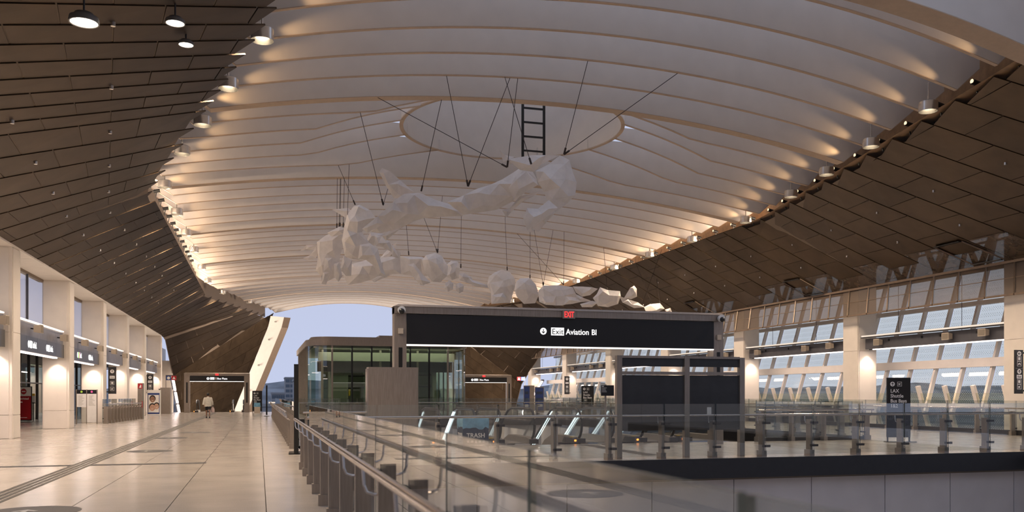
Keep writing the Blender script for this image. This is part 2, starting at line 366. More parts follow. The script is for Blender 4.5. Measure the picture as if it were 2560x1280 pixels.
# ------------------------------------------------------------------ roof
PITCH = 2.05; Y0 = 18.75
def wid(Y):
    if Y < 42: return 15.1-.24*(42-Y)
    if Y > 83: return 15.1-.285*(Y-83)
    return 15.1
OC = (CX, 37.2); OR = 4.75; ZR = 13.25
ceil = struct('ceiling')
def zb(dx, w): return 11.15+1.35*(1-min(1.2, abs(dx)/w)**2)
TOPZ = 14.0
k = 0; Y = Y0
while Y < 105.5:
    w_ = wid(Y); thick = (k % 6 == 0); th = (.7 if k == 0 else .42) if thick else .11
    ext = w_+.75
    spans = []
    c = None
    if abs(Y-OC[1]) < OR-.02:
        c = math.sqrt(OR**2-(Y-OC[1])**2); spans = [(-ext, -c), (c, ext)]
    else: spans = [(-ext, ext)]
    for a, b in spans:
        n = 14 if c else 26; vs = []; tz = []
        for i in range(n+1):
            dx = a+(b-a)*i/n
            z = zb(dx, w_)
            if abs(Y-OC[1]) < OR+.3:
                cc = c or .01
                if abs(dx) < cc+4.2:
                    q = 1-(abs(dx)-cc)/4.2
                    z = z*(1-q)+(ZR if c else 12.9)*q
            if thick: z -= .12 if k else .75
            e_ = abs(dx)-(w_-.15)          # rounded heel at the rib's foot
            if e_ > 0: z += e_*e_*1.2
            tz.append(13.72 if (c and abs(dx) < c+2.4) else TOPZ)
            vs.append((CX+dx, z))
        mb = MB()
        for i in range(n):
            (x0, z0), (x1, z1) = vs[i], vs[i+1]
            mb.hexa([(x0,Y-th/2,z0),(x1,Y-th/2,z1),(x1,Y+th/2,z1),(x0,Y+th/2,z0),(x0,Y-th/2,tz[i]),(x1,Y-th/2,tz[i+1]),(x1,Y+th/2,tz[i+1]),(x0,Y+th/2,tz[i])])
        ro = obj('roof_beam' if thick else 'roof_rib', mb, M['rib'], ceil)
        me_ = MB(); e2 = th/2+.006
        for i in range(n):
            (x0, z0), (x1, z1) = vs[i], vs[i+1]
            me_.hexa([(x0,Y-e2,z0-.012),(x1,Y-e2,z1-.012),(x1,Y+e2,z1-.012),(x0,Y+e2,z0-.012),(x0,Y-e2,z0+.015),(x1,Y-e2,z1+.015),(x1,Y+e2,z1+.015),(x0,Y+e2,z0+.015)])
        obj('edge_trim', me_, M['ribedge'], ro)
    k += 1; Y += PITCH
NR = k
prof = [(OR, ZR),(OR+.14, ZR),(OR+.14, 17.6),(OR, 17.6),(OR, ZR)]
obj('oculus_ring', MB().lathe(prof, (OC[0], OC[1], 0), 64), M['rib'], ceil, smooth=True)
obj('ring_trim', MB().lathe([(OR-.01,ZR-.02),(OR+.15,ZR-.02),(OR+.15,ZR+.03),(OR-.01,ZR+.03),(OR-.01,ZR-.02)], (OC[0], OC[1], 0), 64), M['ribedge'], ceil, smooth=True)
mbp = MB()
for dx in (-9,-6,-3,0,3,6,9):
    mbp.box(CX+dx-.06, CX+dx+.06, Y0, 105, TOPZ, TOPZ+.2)
# roof side shells of bronze panels
def inner(side, s):
    if s <= 105: return Vector((CX+side*(wid(s)+(.15 if side < 0 else .0)), s, 10.55 if side < 0 else 11.0))
    q = (s-105)/16.0
    return Vector((CX+side*(8.83+.15+5.3*q), 105+3.5*q, 11.2-13.5*q))
SK = {-1: 6.0, 1: 4.2}
def outer(side, s):
    yo = s-SK[side]
    X = CX+side*19.35
    if s <= 105:
        return Vector((X, yo, 7.1-max(0, yo-91)*.42))
    q = (s-105)/16.0
    y1 = 105-SK[side]
    return Vector((X-side*.5*q, y1+5*q, 7.1-max(0, y1-91)*.42-7.5*q))
def shell(side, s, t):
    a = inner(side, s); b = outer(side, s); p = a.lerp(b, t); p.z += .55*math.sin(PI*t)*(1 if s < 95 else max(0, 1-(s-95)/12))*-.0
    return p
for side, nm in ((-1, 'left'), (1, 'right')):
    cr = struct('ceiling_'+nm)
    s = 17.0; row = 0
    while s < 121:
        ds = PITCH*.5 if (side < 0 and s < 29) else PITCH
        NP = 5 if s < 60 else 4
        off = (row % 2)*.5/NP
        ts = [0]+[ (i+.5+ (0.25 if row % 2 else -.25))/NP for i in range(NP)]+[1.0]
        for i in range(len(ts)-1):
            t0, t1 = ts[i], ts[i+1]
            if t1-t0 < .02: continue
            g = .0018; sg = .012
            A = shell(side, s+sg, t0+g); B = shell(side, s+ds-sg, t0+g); C_ = shell(side, s+ds-sg, t1-g); D = shell(side, s+sg, t1-g)
            if i == 0 and (s < 42 or 81 < s < 105):      # square-cut stepped ends near the camera
                v_ = (C_-B).normalized(); B = B+v_*max(0, (A-B).dot(v_))
                v_ = (D-A).normalized(); A = A+v_*max(0, (B-A).dot(v_))
            n = (B-A).cross(D-A).normalized()
            if n.dot(Vector((-side, 0, -1))) < 0: n = -n
            dA = n*.02                  # near edge of each row hangs proud
            up = -n*.04
            vs = [A+dA, B, C_, D+dA]
            last = side == 1 and t0 > .70 and s < 84
            o = obj('panel', MB().hexa([v+up for v in vs]+vs), M['brownperf'] if last else (M['brown'] if (row*7+i*3) % 4 else M['brown2']), cr)
        s += ds; row += 1
    bk = MB(); nS = 54; nT = 4
    vs = []
    for a in range(nS+1):
        for b in range(nT+1):
            p = shell(side, 15.5+105.3*a/nS, .05+.955*b/nT); q0 = shell(side, 15.5+105.3*a/nS+.5, .05+.955*b/nT); q1 = shell(side, 15.5+105.3*a/nS, .05+.955*b/nT+.02)
            nn = (q0-p).cross(q1-p).normalized()
            if nn.dot(Vector((-side, 0, -1))) > 0: nn = -nn
            vs.append(p+nn*.022)
    bk.add(vs, [(a*(nT+1)+b, (a+1)*(nT+1)+b, (a+1)*(nT+1)+b+1, a*(nT+1)+b+1) for a in range(nS) for b in range(nT if side < 0 or a > 35 else nT-1)])
    obj('panel_backing', bk, M['backing'], cr)
    if side > 0:
        for sh in (33.4, 45.7, 58.0):
            for t0 in (.74, .95):
                a = shell(side, sh+.25, t0)+Vector((-.03,0,-.05)); b = shell(side, sh+1.8, t0)+Vector((-.03,0,-.05)); obj('hatch_slot', MB().bar(a, b, .16, .03), M['black'], cr)
            for q_ in (.2, 1.85):
                a = shell(side, sh+q_, .74)+Vector((0,0,-.05)); b = shell(side, sh+q_, .95)+Vector((0,0,-.05)); obj('hatch_frame', MB().bar(a, b, .09, .04), M['trim'], cr)
    # small fixing studs
    for k2 in range(26):
        ss = 22+k2*2.05; p = shell(side, ss, (.35, .62)[k2 % 2]); obj('stud', MB().lathe([(0,-.09),(.05,-.09),(.05,0),(0,0)], p, 8), M['chrome'], cr)
    # timber edge boards and the dark closure above the panels
    mb = MB(); mt = MB()
    pr = None; s = 14.0
    while s <= 106:
        a = Vector((CX+side*(wid(min(s,105))+.95), s, 0))
        if pr: 
            zl = 11.05 if side < 0 and s < 78 else (10.5 if side < 0 else 10.98); mb.add([(pr.x,pr.y,zl),(a.x,a.y,zl),(a.x,a.y,TOPZ+.3),(pr.x,pr.y,TOPZ+.3),(pr.x+side*.1,pr.y,zl),(a.x+side*.1,a.y,zl),(a.x+side*.1,a.y,TOPZ+.3),(pr.x+side*.1,pr.y,TOPZ+.3)], [(0,1,2,3),(4,5,6,7),(0,1,5,4),(3,2,6,7)])
            i0 = inner(side, max(14,s-PITCH)); i1 = inner(side, min(s,105))
            mt.add([i0+Vector((0,0,.02)), i1+Vector((0,0,.02)), (a.x,a.y,11.07), (pr.x,pr.y,11.07)], [(0,1,2,3)])
        pr = a; s += PITCH
    obj('edge_board', mb, M['tan'] if side > 0 else M['backing'], cr)
    if side > 0: obj('edge_shelf', mt, M['tan'], cr)
    # outer roof skin
    mk = MB()
    ys = [12, 42, 83, 112]
    for a, b in zip(ys[:-1], ys[1:]):
        xa = CX+side*(wid(min(a,105))+1.0); xb = CX+side*(wid(min(b,105))+1.0); xo = CX+side*24.5
        mk.add([(xa,a,TOPZ+.3),(xb,b,TOPZ+.3),(xo,b,11.0),(xo,a,11.0)], [(0,1,2,3)])
    obj('roof_skin', mk, M['conc'], cr)
    # far portal rim: pale folded band with lamps
    mr = MB(); pts = [inner(side, s_) for s_ in (103.5, 107, 110.5, 114, 117.5, 121)]
    rim = []
    for a, b in zip(pts[:-1], pts[1:]):
        e1 = Vector((-side*1.5, 1.2, 0)); q = MB(); 
        q.hexa([a, b, b+e1, a+e1, a+Vector((0,.5,0)), b+Vector((0,.5,0)), b+e1+Vector((0,.3,0)), a+e1+Vector((0,.3,0))])
        obj('portal_rim', q, M['cream'], cr)
        q = MB(); q.hexa([a+e1, b+e1, b+e1*1.5, a+e1*1.5, a+e1+Vector((0,.4,0)), b+e1+Vector((0,.4,0)), b+e1*1.5+Vector((0,.4,0)), a+e1*1.5+Vector((0,.4,0))])
        obj('portal_lip', q, M['trim'], cr)
        c = (a+b)/2+e1*.45+Vector((0,-.05,0)); obj('rim_lamp', MB().box(c.x-.12, c.x+.12, c.y-.15, c.y, c.z-.08, c.z+.08), M['chrome'], cr)
#%%WALLS
# ------------------------------------------------------------------ left wall
wl = struct('wall_left')
LYC = [27.2, 36.7, 46.8, 56.3, 65.8, 75.4, 87.4]      # column centres
CWX = 1.15
for Yc in LYC:
    c = obj('column', MB().box(XL-CWX, XL, Yc-.55, Yc+.55, 0, 7.05), M['cream'], wl)
    for z0, z1 in ((.02,.86),(.885,3.9),(3.925,7.0)):
        obj('cladding', MB().box(XL-CWX+.04, XL-.10, Yc-.575, Yc-.55, z0, z1), M['cream'], c)
        obj('cladding', MB().box(XL, XL+.025, Yc-.50, Yc+.50, z0, z1), M['cream'], c)
for a, b in zip(LYC[:-1], LYC[1:]):
    for j in range(4):
        l = (b-a)/4; obj('soffit', MB().box(XL-CWX-.3, XL+.05, a+j*l+.01, a+(j+1)*l-.01, 7.05, 7.12), M['cream'], wl)
    obj('window_head', MB().box(XL-CWX-.15, XL-CWX+.05, a+.55, b-.55, 6.93, 7.05), M['trim'], wl)
    n = 3
    for j in range(n):
        l = (b-a-1.1)/n; y0 = a+.55+j*l
        obj('window_pane', MB().box(XL-CWX+.02, XL-CWX+.04, y0+.02, y0+l-.02, 4.5, 6.95), M['cglass'], wl)
        if j: obj('mullion', MB().box(XL-CWX-.02, XL-CWX+.08, y0-.03, y0+.03, 4.5, 6.95), M['header'], wl)
c = obj('column', MB().box(XL-CWX, XL, 98.5, 99.6, -6, 5.2), M['cream'], wl)
for k2 in range(6): obj('end_panel', MB().box(XL-CWX-.9, XL-CWX-.8, 88+k2*4, 91.97+k2*4, -6, 7.0), M['cream'], wl)
strips = []
for i, (a, b) in enumerate(zip(LYC[:-1], LYC[1:])):
    y0, y1 = a+.55, b-.8
    if i == len(LYC)-2: y1 = b-1.4
    low = 3.35 if i in (0,1,2) else 3.62
    nm = ORD[i]
    hb = obj('header_beam', MB().box(XL-.75, XL-.22, y0, y1, 3.98 if i < 3 else low, 4.55), M['header_skylit'], wl)
    obj('light_cap', MB().box(XL-.80, XL-.12, y0, y1-.3, 4.55, 4.60), M['capl'], hb)
    st = obj('strip_light', MB().box(XL-.50, XL-.34, y0, y1-.6, low-.05, low-.005), M['strip'], hb)
    if i < 3:
        nsg = 5
        for j in range(nsg):
            l = (y1-y0)/nsg; obj('sign_board', MB().box(XL-.78, XL-.17, y0+j*l+.008, y0+(j+1)*l-.008, low, 3.97), M['sign_reflect'], hb)
        R = (PI/2, 0, PI/2)
        if i == 1: words = [(6, .30, ()), (5, .66, ())]
        elif i == 2: words = [(4, .30, ('lime','pink')), (5, .68, ())]
        else: words = []
        for wd, q, ic in words:
            yy = y0+(y1-y0)*q; g = link('lit_lettering', None, wl, (XL-.165, yy, 3.52), (0,0,PI/2))
            obj('arrow_roundel', MB().prism(disc(.15), FN(-.55, .13, 0, -.006)), M['wlit'], g)
            if ic:
                for q_, c_ in enumerate(ic): obj('line_box', MB().box(-.36+q_*.18, -.20+q_*.18, -.006, 0, -.02, .28), emis('lit_'+c_, (.45,1,.2) if c_ == 'lime' else (1,.25,.5), 1.1), g)
            else: obj('arrow_box', MB().box(-.36, -.08, -.006, 0, -.02, .28), M['wlit'], g)
            gr = MB().box(.02, .02+wd*.12, -.006, 0, .0, .05)
            for q_ in range(wd): gr.box(.03+q_*.12, .09+q_*.12, -.006, 0, .03, (.27,.19,.20,.27,.18,.26)[q_])
            obj('lit_row', gr, M['wlit'], g)
    # speakers
    for j, (q, hz_) in enumerate(((.30, 4.28), (.86, 4.22))):
        yy = y0+(y1-y0)*q
        t = thing('wall_speaker', 'cream box speaker on the %s header beam along the left wall, %s' % (nm, ('near one','far one')[j]), 'speaker', (XL-.2, yy, hz_), 0, 'speakers along the left wall')
        obj('bracket', MB().bar((-.02,0,.03),(.22,-.05,.0),.05), M['black'], t)
        b_ = MB().hexa([(.15,-.32,-.13),(.42,-.36,-.17),(.45,-.02,-.17),(.18,.02,-.13),(.15,-.32,.13),(.42,-.36,.17),(.45,-.02,.17),(.18,.02,.13)])
        obj('cabinet', b_, M['speaker'], t)
        obj('grille', MB().hexa([(.421,-.34,-.15),(.43,-.34,-.15),(.46,-.04,-.15),(.451,-.04,-.15),(.421,-.34,.15),(.43,-.34,.15),(.46,-.04,.15),(.451,-.04,.15)]), M['grille'], t)
    # washer downlight on the column face
    t = thing('column_washer', 'small round downlight under the header beam washing the %s left column' % ORD[i+1], 'downlight', (XL-.5, b-.86, low+.10), 0, 'column washers of the left wall')
    obj('can', MB().lathe([(0,0),(.08,0),(.08,-.14),(.065,-.14)]), M['black'], t); obj('lens', MB().lathe([(0,-.13),(.065,-.13)]), M['lens'], t)
    spot('washer_light', (XL-.5, b-.92, low-.06), (XL-.5, b-.60, 1.2), WASH_W, 95, t, (1,.80,.62), .8, .06)
    l_ = bpy.data.lights.new('strip_area', 'AREA'); l_.shape = 'RECTANGLE'; l_.size = .3; l_.size_y = y1-y0-.8; l_.energy = 130; l_.color = (1,.80,.70)
    link('strip_area_light', l_, hb, (XL-.49, (y0+y1)/2-.3, low-.07))
# glazed platform screen behind the left columns
ws = struct('wall_platform')
for k2 in range(14):
    y0 = 30+k2*4.4
    obj('glass_pane', MB().box(-14.24, -14.2, y0+.03, y0+2.17, 0, 4.2), M['kglass'], ws)
    obj('glass_pane', MB().box(-14.24, -14.2, y0+2.23, y0+4.37, 0, 4.2), M['kglass'], ws)
    for q in (0, 2.2): obj('mullion', MB().box(-14.3, -14.12, y0+q-.05, y0+q+.05, 0, 4.2), M['dsteel'], ws)
obj('transom', MB().box(-14.3, -14.12, 30, 91, 2.35, 2.43), M['dsteel'], ws)
obj('platform_roof', MB().box(-24, -10.0, 25, 92, 4.2, 4.45), M['header'], ws)
obj('back_wall', MB().box(-21.2, -21, 25, 92, 0, 4.2), M['inner'], ws)
for k2 in range(9): obj('back_light', MB().box(-18.6, -18.4, 30+k2*6.5, 34+k2*6.5, 4.13, 4.19), M['striplow'], ws)
# ------------------------------------------------------------------ right wall
wr = struct('wall_right')
RYC = [29.3, 39.9, 51.2, 62.2, 73.6, 85.4, 97.4]
for Yc in [17.5]+RYC:
    c = obj('column', MB().box(XR, XR+1.1, Yc-.62, Yc+.62, 0, 8.2), M['cream'], wr)
    for z0, z1 in ((.02,3.9),(3.925,6.3)):
        obj('cladding', MB().box(XR+.06, XR+1.06, Yc-.645, Yc-.62, z0, z1), M['cream'], c)
        obj('cladding', MB().box(XR-.025, XR, Yc-.58, Yc+.58, z0, z1), M['cream'], c)
YB = [17.5]+RYC
GXT = lambda z: XR+2.0+(z-1.5)*.30           # glazing leans outwards with height
for i, (a, b) in enumerate(zip(YB[:-1], YB[1:])):
    # leaning mullions and fritted panes
    n = 6; l = (b-a)/n
    for j in range(n):
        y0 = a+j*l
        for z0, z1 in ((.9, 3.0), (3.3, 6.0), (6.03, 9.4)):
            obj('window_pane', MB().hexa([(GXT(z0),y0+.08,z0),(GXT(z0)+.03,y0+.08,z0),(GXT(z0)+.03,y0+l-.08,z0),(GXT(z0),y0+l-.08,z0),(GXT(z1),y0+.08,z1),(GXT(z1)+.03,y0+.08,z1),(GXT(z1)+.03,y0+l-.08,z1),(GXT(z1),y0+l-.08,z1)]), M['frit'], wr)
        obj('mullion', MB().bar((GXT(.8)-.12,y0,.8),(GXT(9.4)-.12,y0,9.4),.2,.13,up=(0,1,0)), M['cream'], wr)
        # lower guard posts lean the other way
        obj('lower_post', MB().bar((XR+2.3,y0+.4,-.3),(XR+1.55,y0+.4,2.05),.15,.2,up=(0,1,0)), M['cream'], wr)
        obj('lower_pane', MB().hexa([(XR+2.2,y0+.5,-.3),(XR+2.23,y0+.5,-.3),(XR+2.23,y0+l+.3,-.3),(XR+2.2,y0+l+.3,-.3),(XR+1.6,y0+.5,1.7),(XR+1.63,y0+.5,1.7),(XR+1.63,y0+l+.3,1.7),(XR+1.6,y0+l+.3,1.7)]), M['frit'], wr)
    obj('rail_beam', MB().box(XR+2.05, XR+2.35, a, b, 2.92, 3.32), M['cream'], wr)
    obj('head_beam', MB().box(XR+2.9, XR+3.2, a, b, 5.9, 6.1), M['cream'], wr)
    obj('sill_rail', MB().box(XR+1.75, XR+1.9, a, b, 1.02, 1.2), M['cream'], wr)
    # perforated valance panels under the roof edge
    nv = 7; l = (b-a)/nv
    for j in range(nv):
        y0 = a+j*l
        x0_, x1_ = XR-.05, XR-.45
        sl = -.35
        obj('valance_panel', MB().hexa([(x0_,y0+.03,7.12),(x0_+.02,y0+.03,7.12),(x0_+.02,y0+l-.03,7.12),(x0_,y0+l-.03,7.12),(x1_,y0+sl+.03,5.75),(x1_+.02,y0+sl+.03,5.75),(x1_+.02,y0+l+sl-.03,5.75),(x1_,y0+l+sl-.03,5.75)]), M['valance'], wr)
        obj('valance_frame', MB().bar((x0_-.02,y0,7.12),(x1_-.02,y0+sl,5.75),.06,.10), M['trim'], wr)
        obj('valance_foot', MB().box(x1_-.03, x1_+.07, y0+sl+.03, y0+l+sl-.03, 5.68, 5.76), M['trim'], wr)
    obj('valance_wire', MB().box(XR-.27, XR-.25, a, b, 6.42, 6.45), M['trim'], wr)
    obj('eaves_trim', MB().box(XR-.15, XR+.05, a, b, 7.08, 7.18), M['trim'], wr)
    # eaves truss seen through the perforated panels
    tb = MB(); n = 4; l = (b-a)/n
    for j in range(n):
        tb.bar((XR+3.2,a+j*l,7.6),(XR+3.2,a+(j+.5)*l,10.2),.2); tb.bar((XR+3.2,a+(j+.5)*l,10.2),(XR+3.2,a+(j+1)*l,7.6),.2)
    tb.box(XR+3.1,XR+3.3,a,b,7.5,7.7); tb.box(XR+3.1,XR+3.3,a,b,10.1,10.3); tb.box(XR+3.05,XR+3.15,a,b,8.8,8.9)
    obj('eaves_truss', tb, M['trim'], wr)
    # dark header beam with strips
    y0, y1 = a+.62, b-.85
    hb = obj('header_beam', MB().box(XR+.25, XR+.75, y0, y1, 3.98, 4.52), M['header'], wr)
    obj('strip_light', MB().box(XR+.38, XR+.52, y0, y1-.4, 3.935, 3.975), M['strip'], hb)
    for j in range(8):
        l = (y1+.1-y0)/8; obj('light_cap', MB().box(XR+.05, XR+.16, y0+j*l+.03, y0+(j+1)*l-.03, 4.60, 4.68), M['striplow'], hb)
    obj('cap_rail', MB().box(XR+.03, XR+.20, y0, y1+.1, 4.55, 4.60), M['dsteel'], hb)
    for q in (.3, .75): obj('hanger_rod', MB().tube([(XR+.4,y0+(y1-y0)*q,4.52),(XR+.4,y0+(y1-y0)*q,7.2)], .012, 6), M['cable'], hb)
    for q in (.18,.42,.55,.8): obj('cable_hook', MB().box(XR+.2, XR+.25, y0+(y1-y0)*q, y0+(y1-y0)*q+.08, 4.3, 4.42), M['black'], hb)
    if i >= 1:
        nm = ORD[i-1]
        for j, (q, hz_) in enumerate(((.35, 4.27), (.86, 4.27), (.12, 4.3))):
            yy = y0+(y1-y0)*q
            t = thing('wall_speaker', 'cream box speaker in the %s bay of the right wall, %s' % (nm, ('middle of the header beam','far end of the beam','near end of the beam')[j]), 'speaker', (XR+.25, yy, hz_), 0, 'speakers along the right wall')
            obj('bracket', MB().bar((.02,0,.03),(-.2,0,.0),.05), M['black'], t)
            obj('cabinet', MB().hexa([(-.10,-.17,-.12),(-.36,-.21,-.16),(-.36,.21,-.16),(-.10,.17,-.12),(-.10,-.17,.12),(-.36,-.21,.16),(-.36,.21,.16),(-.10,.17,.12)]), M['speaker'], t)
            obj('grille', MB().box(-.37,-.36,-.18,.18,-.13,.13), M['grille'], t)
    t = thing('column_washer', 'small round downlight under the header beam washing the %s right column' % ORD[i], 'downlight', (XR+.5, b-.95, 4.08), 0, 'column washers of the right wall')
    obj('can', MB().lathe([(0,0),(.08,0),(.08,-.14),(.065,-.14)]), M['black'], t); obj('lens', MB().lathe([(0,-.13),(.065,-.13)]), M['lens'], t)
    spot('washer_light', (XR+.5, b-1.0, 3.90), (XR+.5, b-.66, 1.4), WASH_W, 90, t, (1,.80,.62), .8, .06)
    l_ = bpy.data.lights.new('strip_area', 'AREA'); l_.shape = 'RECTANGLE'; l_.size = .3; l_.size_y = y1-y0-.8; l_.energy = 110; l_.color = (1,.80,.68)
    link('strip_area_light', l_, hb, (XR+.46, (y0+y1)/2, 3.91))
# ------------------------------------------------------------------ unseen wall and roof added behind the camera to keep the light warm
wb = struct('wall_unseen_rear')
for k2 in range(12): obj('wall_panel', MB().box(-24+k2*5.4, -24+k2*5.4+5.37, -14.2, -14, -6, 11.6), M['cream'], wb)
rf = struct('ceiling_unseen_rear')
for k2 in range(12):
    for j in range(2): obj('panel', MB().box(-24+k2*5.4, -24+k2*5.4+5.37, -14+j*6.4, -14+j*6.4+6.37, 11.6, 11.7), M['brown'], rf)
for k2 in range(3): obj('added_lamp_strip', MB().box(-10+k2*16, -6+k2*16, -6, -5.6, 11.5, 11.6), M['lensdim'], rf)  # unseen strips added to light the near steel and signs
#%%GUARDS
# ------------------------------------------------------------------ glass guards
def guard(name, label, p0, p1, face, n=None, plate=.2, curb=0, rail=True, glass=True):
    """steel posts, glass panes and tube rail from p0 to p1; face = +1 when the walkway is to the left of travel"""
    p0 = Vector((*p0, 0)); p1 = Vector((*p1, 0)); L = (p1-p0).length; ang = math.atan2(p1.y-p0.y, p1.x-p0.x)
    n = n or max(1, round(L/1.43)); st = L/n
    t = thing(name, label, 'railing', p0, ang)
    s = face
    pm = MB().box(-.035,.035, s*.03, s*(.03+plate), .0, .96).mesh('post', M['steel'])
    fm = MB().box(-.07,.07, s*.0, s*(.06+plate), .0, .16).mesh('post_foot', M['steel'])
    cm = MB().box(-.05,.16,-s*.035, s*.035, -.03,.03).mesh('clamp', M['dsteel'])
    gm = MB()
    gm.add([(.02,-.012,.06),(st-.02,-.012,.06),(st-.02,-.012,1.38),(.02,-.012,1.38)], [(0,1,2,3)], 0)
    gm.add([(.02,.012,.06),(st-.02,.012,.06),(st-.02,.012,1.38),(.02,.012,1.38)], [(0,1,2,3)], 0)
    for a, b in (((.02,.06),(st-.02,.06)),((.02,1.38),(st-.02,1.38)),((.02,.06),(.02,1.38)),((st-.02,.06),(st-.02,1.38))):
        gm.add([(a[0],-.012,a[1]),(b[0],-.012,b[1]),(b[0],.012,b[1]),(a[0],.012,a[1])], [(0,1,2,3)], 1)
    gme = gm.mesh('glass_pane', [M['glass'], M['edge']])
    br = MB().tube([(0,s*(.02+plate),.86),(0,s*(.06+plate),.86),(0,s*(.11+plate),.88),(0,s*(.13+plate),.93),(0,s*(.14+plate),1.06)], .013, 6).mesh('bracket', M['steelp'])
    for i in range(n+1):
        po = link('post', pm, t, (i*st, 0, 0)); link('post_foot', fm, po)
        for z in (.28, .88): link('clamp', cm, po, (0, 0, z))
        link('bracket', br, t, (i*st, 0, 0))
        if i < n and glass: link('glass_pane', gme, t, (i*st, -s*.03, 0))
    if rail: obj('handrail', MB().tube([(-.1,s*(.14+plate),1.08),(L+.1,s*(.14+plate),1.08)], .032, 12), M['steelp'], t, smooth=True)
    if curb: obj('curb', MB().box(0, L, -s*.08, s*.02, 0, curb), M['dsteel'], t)
    return t
guard('glass_guard', 'steel and glass guard rail running along the left walkway nearest the camera', (1.02, -3.1), (1.02, 19.58), 1, 14, plate=.14)
guard('glass_guard', 'steel and glass guard rail crossing the bridge edge in front of the dark screens', (GX, 20.25), (25.5, 20.25), 1, 17)
guard('glass_guard', 'steel and glass guard rail along the left walkway past the bridge, towards the sky portal', (GX-.03, 27.3), (GX-.03, 68), 1, 28)
guard('glass_guard', 'short glass guard rail turning in from the left walkway behind the thin black sign', (GX+.2, 27.25), (4.6, 27.25), -1, 3)
guard('glass_guard', 'glass guard rail along the right side of the escalator void, behind the standing shuttle sign', (RV, 27.2), (RV, 60), -1, 23, curb=.12)
guard('glass_guard', 'glass guard rail on the bridge between the escalators and the right walkway', (16.6, 27.2), (RV-.45, 27.2), -1, 3, curb=.12)
guard('glass_guard', 'far glass guard rail across the end of the escalator void below the glass pavilion', (GX+.4, 60.4), (RV-.35, 60.4), 1, 13)
guard('glass_guard', 'glass guard rail with dark curb along the foot of the right glazed wall', (29.0, 12), (29.0, 92), 1, 44, curb=.2)
guard('glass_guard', 'short glass guard rail of close steel plates around the left stair, behind the map board', (-8.45, 54.2), (-7.95, 63.9), -1, 11)
# ------------------------------------------------------------------ pale panels under the far rail (escalator hall balustrade)
#%%OBJECTS
# overhead sign gantries
def gantry(label, X0, X1, Yg, zt, z1, z0, lines, big=False):
    t = thing('sign_gantry', label, 'sign', (X0, Yg, 0)); W = X1-X0; pw = .36 if big else .5
    for x in (0, W-pw):
        p = obj('post', MB().box(x, x+pw, -.2, .2, 0, zt-.02), M['steel'], t)
        obj('dark_slot', MB().box(x+pw*.35, x+pw*.65, -.212, -.2, .9, z0-.1 if big else z0-.1), M['black'], p)
        if big: obj('slot_speaker', MB().box(x+pw*.3, x+pw*.7, -.27, -.21, z0+.30, z0+.46), M['speaker'], p)
    obj('top_channel', MB().hexa([(pw*.0,-.26,z1+.02),(W-pw*0,-.26,z1+.02),(W,.26,z1+.02),(0,.26,z1+.02),(0,-.26,zt),(W,-.26,zt),(W,.26,zt),(0,.26,zt)]), M['steel'], t)
    obj('cap', MB().hexa([(-.03,-.30,zt),(W+.03,-.30,zt),(W+.03,.30,zt),(-.03,.30,zt),(.12,-.2,zt+.07),(W-.12,-.2,zt+.07),(W-.12,.2,zt+.07),(.12,.2,zt+.07)]), M['steel'], t)
    obj('sign_box', MB().box(pw, W-pw, -.23, .23, z0, z1), M['sign'], t)
    obj('strip_light', MB().box(pw, W-pw, -.225, .05, z0-.035, z0-.003), emis('gantry_strip', (1,.92,.84), 2.2), t)
    return t
GY = 26.0
g = gantry('large steel gantry over the escalators with a black sign reading Exit Aviation Bl', 3.80, 14.55, GY, 4.2, 3.98, 3.10, None, True)
x = lambda X: X-3.80
icon(g, 'arrow_down', x(8.37), 3.56, .105, -.235, M['wlit'], M['sign'])
obj('exit_plate', MB().box(x(8.62), x(9.04), -.241, -.235, 3.44, 3.68), M['wlit'], g)
text('Exit', .245, M['sign'], g, (x(8.83), -.245, 3.475), align='CENTER')
text('Aviation', .245, M['wlit'], g, (x(9.10), -.241, 3.475), bold=.012, xs=.93); text('Bl', .245, M['wlit'], g, (x(9.94), -.241, 3.475), bold=.012, xs=.93)
es = obj('exit_sign', MB().box(x(8.97), x(9.37), -.34, -.26, 3.96, 4.22), M['steel'], g)
text('EXIT', .25, M['redlit'], es, (x(9.17), -.345, 4.0), align='CENTER', xs=.62, bold=.02)
for X, s in ((3.98, 'left'), (14.36, 'right')):
    t = thing('dome_camera', 'white dome camera at the top of the large gantry\'s %s post' % s, 'camera', (X, GY-.265, 4.02), 0, 'dome cameras on the large gantry')
    obj('housing', MB().lathe([(0,0),(.10,0),(.11,-.06),(.11,-.14),(0,-.14)], (0,-.06,.06), axis='Y'), M['white'], t, smooth=True)
    obj('dome', MB().lathe([(.085,0),(.075,-.04),(.04,-.07),(0,-.08)], (0,-.2,.02), axis='Y'), M['black'], t, smooth=True)
for lb, X0, X1, Yg in (('small steel gantry on the left walkway with a black Bus Plaza sign', -6.6, -.85, 86.0), ('small steel gantry with a black Bus Plaza sign right of the glass pavilion', 18.75, 24.5, 86.0)):
    g = gantry(lb, X0, X1, Yg, 3.6, 3.38, 2.88, None)
    m = (X1-X0)/2
    q = -.4 if X0 < 0 else -.8
    icon(g, 'arrow_up', m+q-.40, 3.13, .12, -.235, M['wlit'], M['sign'])
    obj('exit_plate', MB().box(m+q-.22, m+q+.16, -.242, -.235, 3.03, 3.25), M['wlit'], g); obj('bus_plate', MB().box(m+q+.22, m+q+.36, -.242, -.235, 3.03, 3.25), M['pale'], g)
    text('Bus Plaza', .24, M['wlit'], g, (m+q+.40, -.242, 3.05), bold=.015)
    text('Exit', .2, M['sign'], g, (m+q-.03, -.245, 3.07), align='CENTER')
    obj('exit_lamp', MB().box(m-.16, m+.12, -.34, -.26, 3.42, 3.58), M['redlit'], g)
